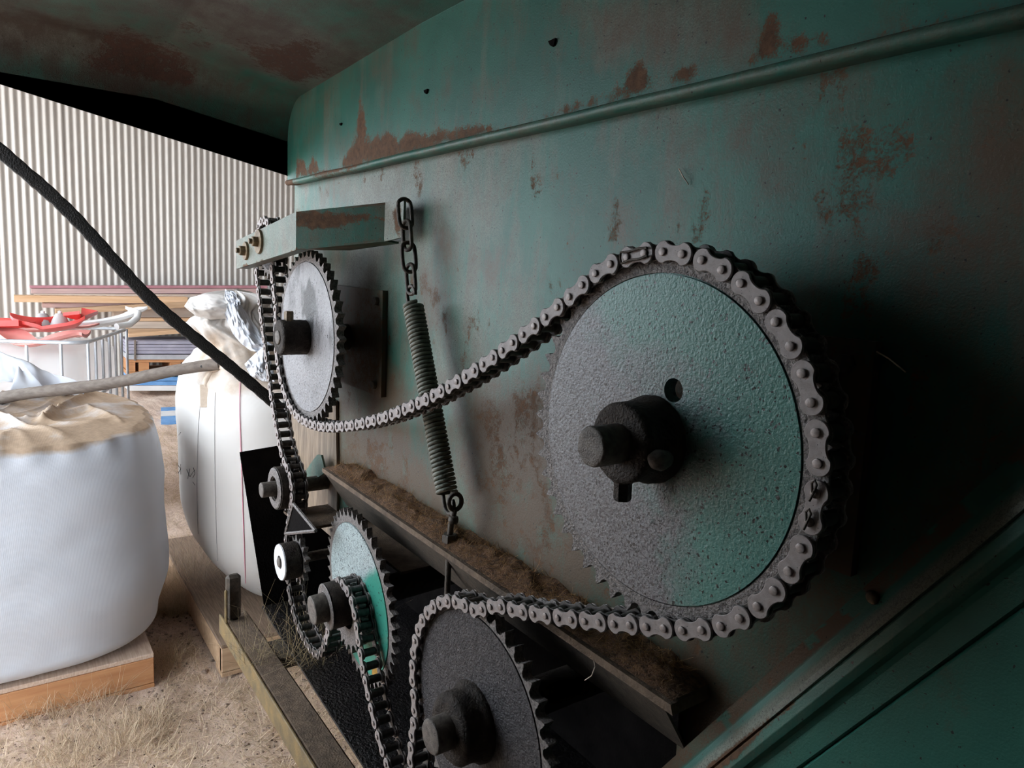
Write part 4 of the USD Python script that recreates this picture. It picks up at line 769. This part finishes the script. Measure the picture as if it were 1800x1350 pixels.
# cloth of the gathered neck: a drooping hood on the left, a crumpled bright fold on the right
def cloth(top_px, bot_px, d, amp, fr, seed, bulge):
    tp, bt_ = np.array(top_px, float), np.array(bot_px, float)
    def fn(u, v):
        w = u * (len(tp) - 1); k = np.arange(len(tp)); px_ = np.interp(w, k, tp[:, 0]) * (1 - v) + np.interp(w, k, bt_[:, 0]) * v; py_ = np.interp(w, k, tp[:, 1]) * (1 - v) + np.interp(w, k, bt_[:, 1]) * v
        n = meshkit.fbm(np.stack([u * fr, v * fr, u * 0 + seed], -1), 4, seed); rid = np.abs(meshkit.fbm(np.stack([u * fr * .8, v * fr * .5, u * 0 + 3], -1), 3, seed + 2) - .5) * 2
        dd = d - bulge * np.sin(PI * v) * np.sin(PI * np.clip(u, .02, .98)) + amp * (n - .5) - amp * .5 * np.clip(1 - rid * 3, 0, 1)
        R0 = np.stack([(px_ - 900) / F_PX, (py_ - 675) / F_PX, np.ones_like(px_)], -1) @ ROT.T; return EYE + R0 * dd[..., None]
    return grid(fn, 60, 40, (-.003, 0, 0))
part(bag2, 'neck_hood', cloth([(324, 538), (334, 523), (360, 516), (392, 518), (420, 528)], [(326, 541), (345, 556), (370, 562), (398, 560), (418, 548)], 2.98, .05, 3, 5, .10), M['bag_cream'], smooth=True, mask=mask_const(.12, 0, 0, .3))
part(bag2, 'neck_fold', cloth([(396, 508), (412, 520), (424, 536), (440, 560), (462, 588), (480, 606)], [(393, 545), (400, 566), (410, 588), (424, 604), (440, 616), (462, 622)], 2.96, .045, 5, 8, .05), M['bag'], smooth=True)
part(bag2, 'neck_flap', cloth([(398, 510), (410, 512), (424, 522), (424, 534)], [(398, 526), (406, 536), (414, 542), (420, 538)], 2.95, .04, 4, 12, .02), M['bag'], smooth=True)
part(bag2, 'side_flap', cloth([(430, 640), (448, 622), (470, 604)], [(440, 660), (462, 670), (485, 672)], 2.90, .03, 4, 17, .03), M['bag'], smooth=True)

# ------------------------------------------------------------------ caged tank with plastic panels on it
c0 = on_z(150, 603, 1.138); cR = on_z(225, 578, 1.138); dr = (cR - c0)[:2]; dr /= np.linalg.norm(dr); dl = np.array([dr[1], -dr[0]]); dl = -dl if dl[1] > 0 else dl
c0 = c0[:2]; WL, WR = 1.18, 1.0
tk = thing('caged_tank', 'white plastic liquid tank in a galvanised tube cage', 'tank', (*(c0 + dl * WL / 2 + dr * WR / 2), 0))
def q2(l, r, z): p = c0 + dl * l + dr * r; return np.array([p[0], p[1], z])
def rounded(z, off=0, R=.10):
    P = []
    for (l, r, a0) in ((off + R, off + R, PI), (WL - off - R, off + R, 1.5 * PI), (WL - off - R, WR - off - R, 0), (off + R, WR - off - R, .5 * PI)):
        for t in np.linspace(a0, a0 + PI / 2, 7): P.append(q2(l + R * math.cos(t), r + R * math.sin(t), z))
    return P
body = np.array([rounded(z, o) for z, o in ((.18, .08), (.2, .05), (.9, .05), (1.02, .06), (1.07, .10), (1.085, .2))]); nb = body.shape[1]
i, j = np.meshgrid(np.arange(len(body) - 1), np.arange(nb), indexing='ij'); j2 = (j + 1) % nb; q = np.stack([i * nb + j, i * nb + j2, (i + 1) * nb + j2, (i + 1) * nb + j], -1).reshape(-1, 4)
bv = np.vstack([body.reshape(-1, 3), [body[-1].mean(0)]]); bf = np.vstack([q[:, [0, 1, 2]], q[:, [0, 2, 3]], [[(len(body) - 1) * nb + a, (len(body) - 1) * nb + (a + 1) % nb, len(bv) - 1] for a in range(nb)]])
part(tk, 'tank', fixn(trimesh.Trimesh(bv, bf, process=False)), M['tank'], smooth=50)
for z, r in ((1.138, .012), (.79, .008), (.50, .008), (.19, .012)): part(tk, 'cage_rail', tube(rounded(z, -.004 if z < 1.1 else .0), r, 8, closed=True), M['galv'], smooth=True)
for l in np.arange(.13, WL, .175): part(tk, 'cage_post', tube([q2(l, .004, .18), q2(l, .004, 1.138)], .009, 8), M['galv'], smooth=True)
for r in np.arange(.06, WR, .155): part(tk, 'cage_post', tube([q2(.004, r, .18), q2(.004, r, 1.138)], .009, 8), M['galv'], smooth=True)
for k in range(3): part(tk, 'skid', cbox(np.minimum(q2(0, WR * k / 2.2, 0), q2(WL, WR * k / 2.2 + .08, .0)), np.maximum(q2(0, WR * k / 2.2, .17), q2(WL, WR * k / 2.2 + .08, .17)), .01) if False else beam(q2(0, .08 + k * .4, .085), q2(WL, .08 + k * .4, .085), .09, .16), M['galv'])
def strip(pts, w, th, bow=0):
    """A bent sheet following points, w wide across the view and th thick."""
    P = np.array(pts, float); k = 24; qq = np.linspace(0, len(P) - 1, k); P = CubicSpline(np.arange(len(P)), P)(qq); t = np.gradient(P, axis=0); t /= np.linalg.norm(t, axis=1, keepdims=True)
    s = np.cross(t, [0, 0, 1.]); s /= np.linalg.norm(s, axis=1, keepdims=True)
    def fn(u, v):
        idx = np.clip((u * (k - 1)).round().astype(int), 0, k - 1); return P[idx] + s[idx] * ((v - .5) * w)[..., None] + np.array([0, 0, 1.]) * (bow * ((v - .5) ** 2) * 4)[..., None]
    return grid(fn, k, 9, (0, 0, -th))
ZT = 1.152
def tz(px, py, z): return on_z(px, py, z)
solo('plastic_sheet', 'long bright red plastic panel at the left edge on the tank', 'sheet', strip([at_d(-40, 566, 4.35), at_d(10, 567, 4.35), at_d(58, 566, 4.35)], .26, .035, .02), M['red'], smooth=40)
solo('red_fender', 'curved red plastic fender cradling two grey cones', 'fender', strip([at_d(69, 558, 4.4), at_d(74, 574, 4.4), at_d(90, 578, 4.42), at_d(118, 574, 4.44), at_d(138, 567, 4.46), at_d(142, 552, 4.46)], .30, .02, .03), M['red'], smooth=40)
solo('pink_fender', 'faded pink fender drooping over the near edge of the tank', 'fender', strip([at_d(-30, 584, 4.28), at_d(20, 588, 4.22), at_d(45, 604, 4.16), at_d(80, 600, 4.18), at_d(118, 590, 4.25), at_d(152, 588, 4.3)], .16, .018, .02), M['pink'], smooth=40)
solo('pink_strip', 'flat faded pink strip lying behind the drooping fender', 'panel', strip([at_d(0, 577, 4.62), at_d(60, 580, 4.6), at_d(110, 578, 4.62), at_d(155, 573, 4.64)], .30, .012, .01), M['pink'], smooth=40)
for px, lb in ((76, 'left one of two grey cones in the red fender'), (106, 'right one of two grey cones in the red fender')):
    o = at_d(px, 572, 4.45); k = thing('grey_cone', lb, 'cone', o, group='grey cones in the red fender')
    part(k, 'body', lathe([(0, 0), (.055, 0), (.045, .03), (.030, .065), (.022, .075), (0, .077)], o, (0, 0, 1), 24), M['grey_plastic'], smooth=40)
    part(k, 'knob', lathe([(0, .07), (.012, .075), (.012, .088), (0, .095)], o, (0, 0, 1), 12), M['plastic_white'], smooth=40)
solo('white_gutter', 'white curved plastic gutter sticking out at the right end of the tank', 'gutter', strip([at_d(120, 575, 4.75), at_d(170, 571, 4.85), at_d(215, 562, 4.95), at_d(236, 552, 5.0), at_d(240, 545, 5.0)], .14, .02, .03), M['plastic_white'], smooth=40)
solo('white_pipe', 'white plastic pipe under the curved gutter on the tank', 'pipe', tube([at_d(205, 574, 4.7), at_d(228, 570, 4.8), at_d(241, 559, 4.85), at_d(243, 550, 4.9)], .022, 12), M['plastic_white'], smooth=50)

# ------------------------------------------------------------------ timber stack by the far wall
def plank(px0, px1, y0, y1, X, matn, label, name='timber_board', tilt=0, depth=.20, cat='board', group='boards and panels stacked by the far wall'):
    a0, a1 = on_x(px0, y0, X), on_x(px0, y1, X); b0, b1 = on_x(px1, y0 + tilt, X), on_x(px1, y1 + tilt, X)
    P = [a0, a1, b0, b1]; v = np.array(P + [p + [-depth, 0, .0] for p in P]); solo(name, label, cat, trimesh.convex.convex_hull(v), M[matn], group=group)
plank(53, 470, 502.5, 506.5, -9.82, 'maroon', 'thin maroon board on top of the timber stack')
plank(55, 470, 507.5, 516, -9.82, 'wood_pink', 'pinkish board second from the top of the timber stack')
plank(60, 470, 516.5, 523.5, -9.8, 'wood_pale', 'pale board third from the top of the timber stack', tilt=1)
plank(25, 330, 519.5, 531, -9.62, 'wood_amber', 'orange board jutting out furthest left from the stack', tilt=3)
plank(75, 470, 533, 541, -9.7, 'wood_pink', 'dusty pink board under the jutting orange board', tilt=-2)
plank(98, 335, 543, 553, -9.6, 'wood_tan', 'tan board slanting up to the right in the stack', tilt=-13)
solo('timber_board', 'short grey board just behind the red fender', 'board', beam(np.r_[at_d(46, 551, 5.0)[:2], 1.163], np.r_[at_d(92, 550, 5.08)[:2], 1.163], .09, .022), M['wood_grey'])
plank(200, 470, 543, 559, -9.84, 'wood_pale', 'broad pale board above the right half of the stack', tilt=-3)
plank(225, 470, 559.5, 564.5, -9.7, 'wood_amber', 'thin orange batten in the middle of the stack')
plank(225, 470, 565, 577, -9.72, 'wood_pale', 'pale thick board below the thin orange batten', tilt=1)
plank(225, 460, 578, 585, -9.62, 'wood_tan', 'tan board with a rough edge under the thick pale one', tilt=3)
plank(226, 335, 586, 593, -9.6, 'wood_amber', 'split orange board lowest above the lilac panels', tilt=-8)
for k in range(4): plank(224, 350, 600 + k * 5.6, 604.9 + k * 5.6, -9.45, 'lilac', ['uppermost', 'second', 'third', 'lowest'][k] + ' lilac-grey panel in the strapped pile', 'lilac_panel', depth=.6, cat='panel')
plank(224, 345, 623.5, 632, -9.45, 'galv', 'pale blue-white sheet under the lilac panels', 'sheet', depth=.6, cat='sheet')
op_ = thing('orange_pallet', 'orange wooden pallet carrying the lilac panels', 'pallet', on_x(270, 660, -9.45))
def px_box(a, b, y0, y1, X, d):
    P = [on_x(a, y0, X), on_x(a, y1, X), on_x(b, y0, X), on_x(b, y1, X)]; return trimesh.convex.convex_hull(np.array(P + [p + [-d, 0, 0] for p in P]))
part(op_, 'deck', px_box(224, 345, 632.5, 637, -9.45, .6), M['wood_orange'])
for a, b in ((226, 238), (244, 262), (300, 318), (330, 345)): part(op_, 'block', px_box(a, b, 637.5, 653, -9.44, .55), M['wood_orange'])
part(op_, 'bottom_board', px_box(224, 345, 653.5, 660, -9.45, .6), M['wood_orange'])
for k, lb in enumerate(('upper blue pallet board by the tank', 'middle blue pallet board by the tank')): plank(228, 320, 663 + k * 7.5, 669.5 + k * 7.5, -9.42, 'blue', lb, 'blue_board', depth=.6)
plank(226, 322, 678, 687, -9.40, 'plastic_white', 'white board at the bottom of the blue ones by the tank', 'white_board', depth=.6)
solo('strap', 'brown strap round the lilac panels', 'strap', px_box(236, 239, 598, 634, -9.43, .02), M['wood_grey'])
for k, (y0, y1, mm, lb) in enumerate(((716, 722, 'blue', 'far blue plank on the ground between the bags'), (722.5, 731, 'plastic_white', 'white plank on the ground between the bags'), (732, 742, 'blue', 'near blue plank on the ground between the bags'))):
    P = [on_z(a, b, .03) for a, b in ((283, y0), (330, y0 - 2), (283, y1), (330, y1 - 2))]; solo('ground_plank', lb, 'board', trimesh.convex.convex_hull(np.array(P + [p - [0, 0, .035] for p in P])), M[mm])

# ------------------------------------------------------------------ straw and dry grass
def scatter(x0, x1, y0, y1):
    def fn(r, n):
        x, y = r.uniform(x0, x1, n), r.uniform(y0, y1, n); inside = (x < -2.75) & (x > -4.07) & (((y > -1.27) & (y < -.10)) | ((y > .10) & (y < 1.27)))
        x = np.where(inside, r.uniform(-2.72, -1.3, n), x); return np.stack([x, y, gz(x, y) + .004], 1)
    return fn
m1, c1 = blades(30000, scatter(-3.2, -1.2, -1.3, .75), .12, (.02, .09), .0011, 11, ((.50, .37, .25), (.86, .70, .52)), .25)
m2, c2 = blades(9000, scatter(-7.5, -3.0, -.2, 1.2), .12, (.03, .10), .0014, 12, ((.40, .29, .17), (.66, .50, .32)), .25)
st = thing('straw_litter', 'loose dry straw littering the dirt floor', 'straw', (-2.2, -.3, 0), kind='stuff')
part(st, 'straw', m1, M['tint'], col=c1, kind='stuff'); part(st, 'straw', m2, M['tint'], col=c2, kind='stuff')
rc = np.random.default_rng(33); nc = 9000; cx, cy = rc.uniform(-3.6, -1.1, nc), rc.uniform(-1.2, .7, nc); cs_ = rc.gamma(2., .0013, nc) + .0012
ico = trimesh.creation.icosahedron(); V0 = np.array(ico.vertices); JJ = rc.uniform(.6, 1.3, (nc, 12, 1)); AX = rc.uniform(.6, 1.3, (nc, 1, 3)) * [1, 1, .7]
CV = V0[None] * JJ * AX * cs_[:, None, None] + np.stack([cx, cy, gz(cx, cy) + cs_ * .2], 1)[:, None]
CF = (np.arange(nc)[:, None, None] * 12 + np.array(ico.faces)[None]).reshape(-1, 3); tq = rc.uniform(0, 1, (nc, 1)) ** 1.4; CC = np.array((.16, .11, .085)) * (1 - tq) + np.array((.62, .48, .40)) * tq
cl = thing('soil_clods', 'small dark and pale clods scattered on the dirt floor', 'clods', (-2.2, -.3, 0), kind='stuff')
part(cl, 'clod', trimesh.Trimesh(CV.reshape(-1, 3), CF, process=False), M['tint'], col=np.repeat(CC, 12, 0), kind='stuff')
def tuft(x, y, r0, n, L, label, seed, lean=.75, z=None, cols=((.46, .34, .22), (.80, .64, .47)), w=.0009):
    def fn(r, k): a, q = r.uniform(0, 2 * PI, k), np.sqrt(r.uniform(0, 1, k)) * r0; xx, yy = x + q * np.cos(a), y + q * np.sin(a); return np.stack([xx, yy, (gz(xx, yy) - .004) if z is None else np.full(k, z)], 1)
    m_, c_ = blades(n, fn, lean, L, w, seed, cols, .5, 4); solo('grass_tuft', label, 'grass', m_, M['tint'], col=c_, base=(x, y, 0), group='dry grass tufts')
for px, py, r0, n, L, lb in ((310, 1060, .15, 2600, (.08, .26), 'dense dry grass tuft in the gap between the pallets'), (330, 1000, .11, 1500, (.06, .18), 'dry tuft further back in the gap between the pallets'),
                             (150, 1235, .14, 600, (.05, .16), 'dry tuft along the front pallet left of its corner'), (280, 1170, .08, 420, (.06, .15), 'pale dry tuft at the corner of the front pallet'),
                             (60, 1255, .12, 420, (.05, .13), 'low dry tuft at the left end of the front pallet'), (250, 1290, .10, 420, (.04, .12), 'low straw clump on open dirt near the rail'), (400, 1085, .09, 320, (.08, .2), 'thin tuft at the corner of the right pallet'),
                             (140, 1330, .14, 500, (.04, .10), 'flattened straw clump at the bottom left')):
    p = on_z(px, py, 0); tuft(p[0], p[1], r0, n, L, lb, px)
for (x, y, z, n, L, lb, sd) in ((-1.74, -.03, .64, 60, (.08, .2), 'wispy dry grass stalks on top of the frame rail', 71), (-1.62, .05, .677, 110, (.08, .22), 'dry stalks sticking out at the edge of the bottom pan', 72)):
    tuft(x, y, .06, n, L, lb, sd, .8, z, ((.22, .17, .10), (.46, .37, .23)), .0006)

# a few stalks caught on the machine
for pts, lb in (([(1541, 618, .104), (1562, 630, .100), (1592, 654, .098)], 'pale straw stalk caught at the corner of the right bearing plate'), ([(1193, 296, .116), (1200, 309, .114), (1210, 324, .117)], 'short straw stuck on the panel above the big sprocket'),
                ([(1028, 1196, .02), (1040, 1188, .02), (1046, 1172, .02), (1044, 1160, .02)], 'thin curved straw hanging beside the black sprocket')):
    solo('straw_stalk', lb, 'straw', tube([on_y(a, b, y) for a, b, y in pts], .0007, 5), M['cream_strap'], smooth=True, group='single straws caught on the machine')
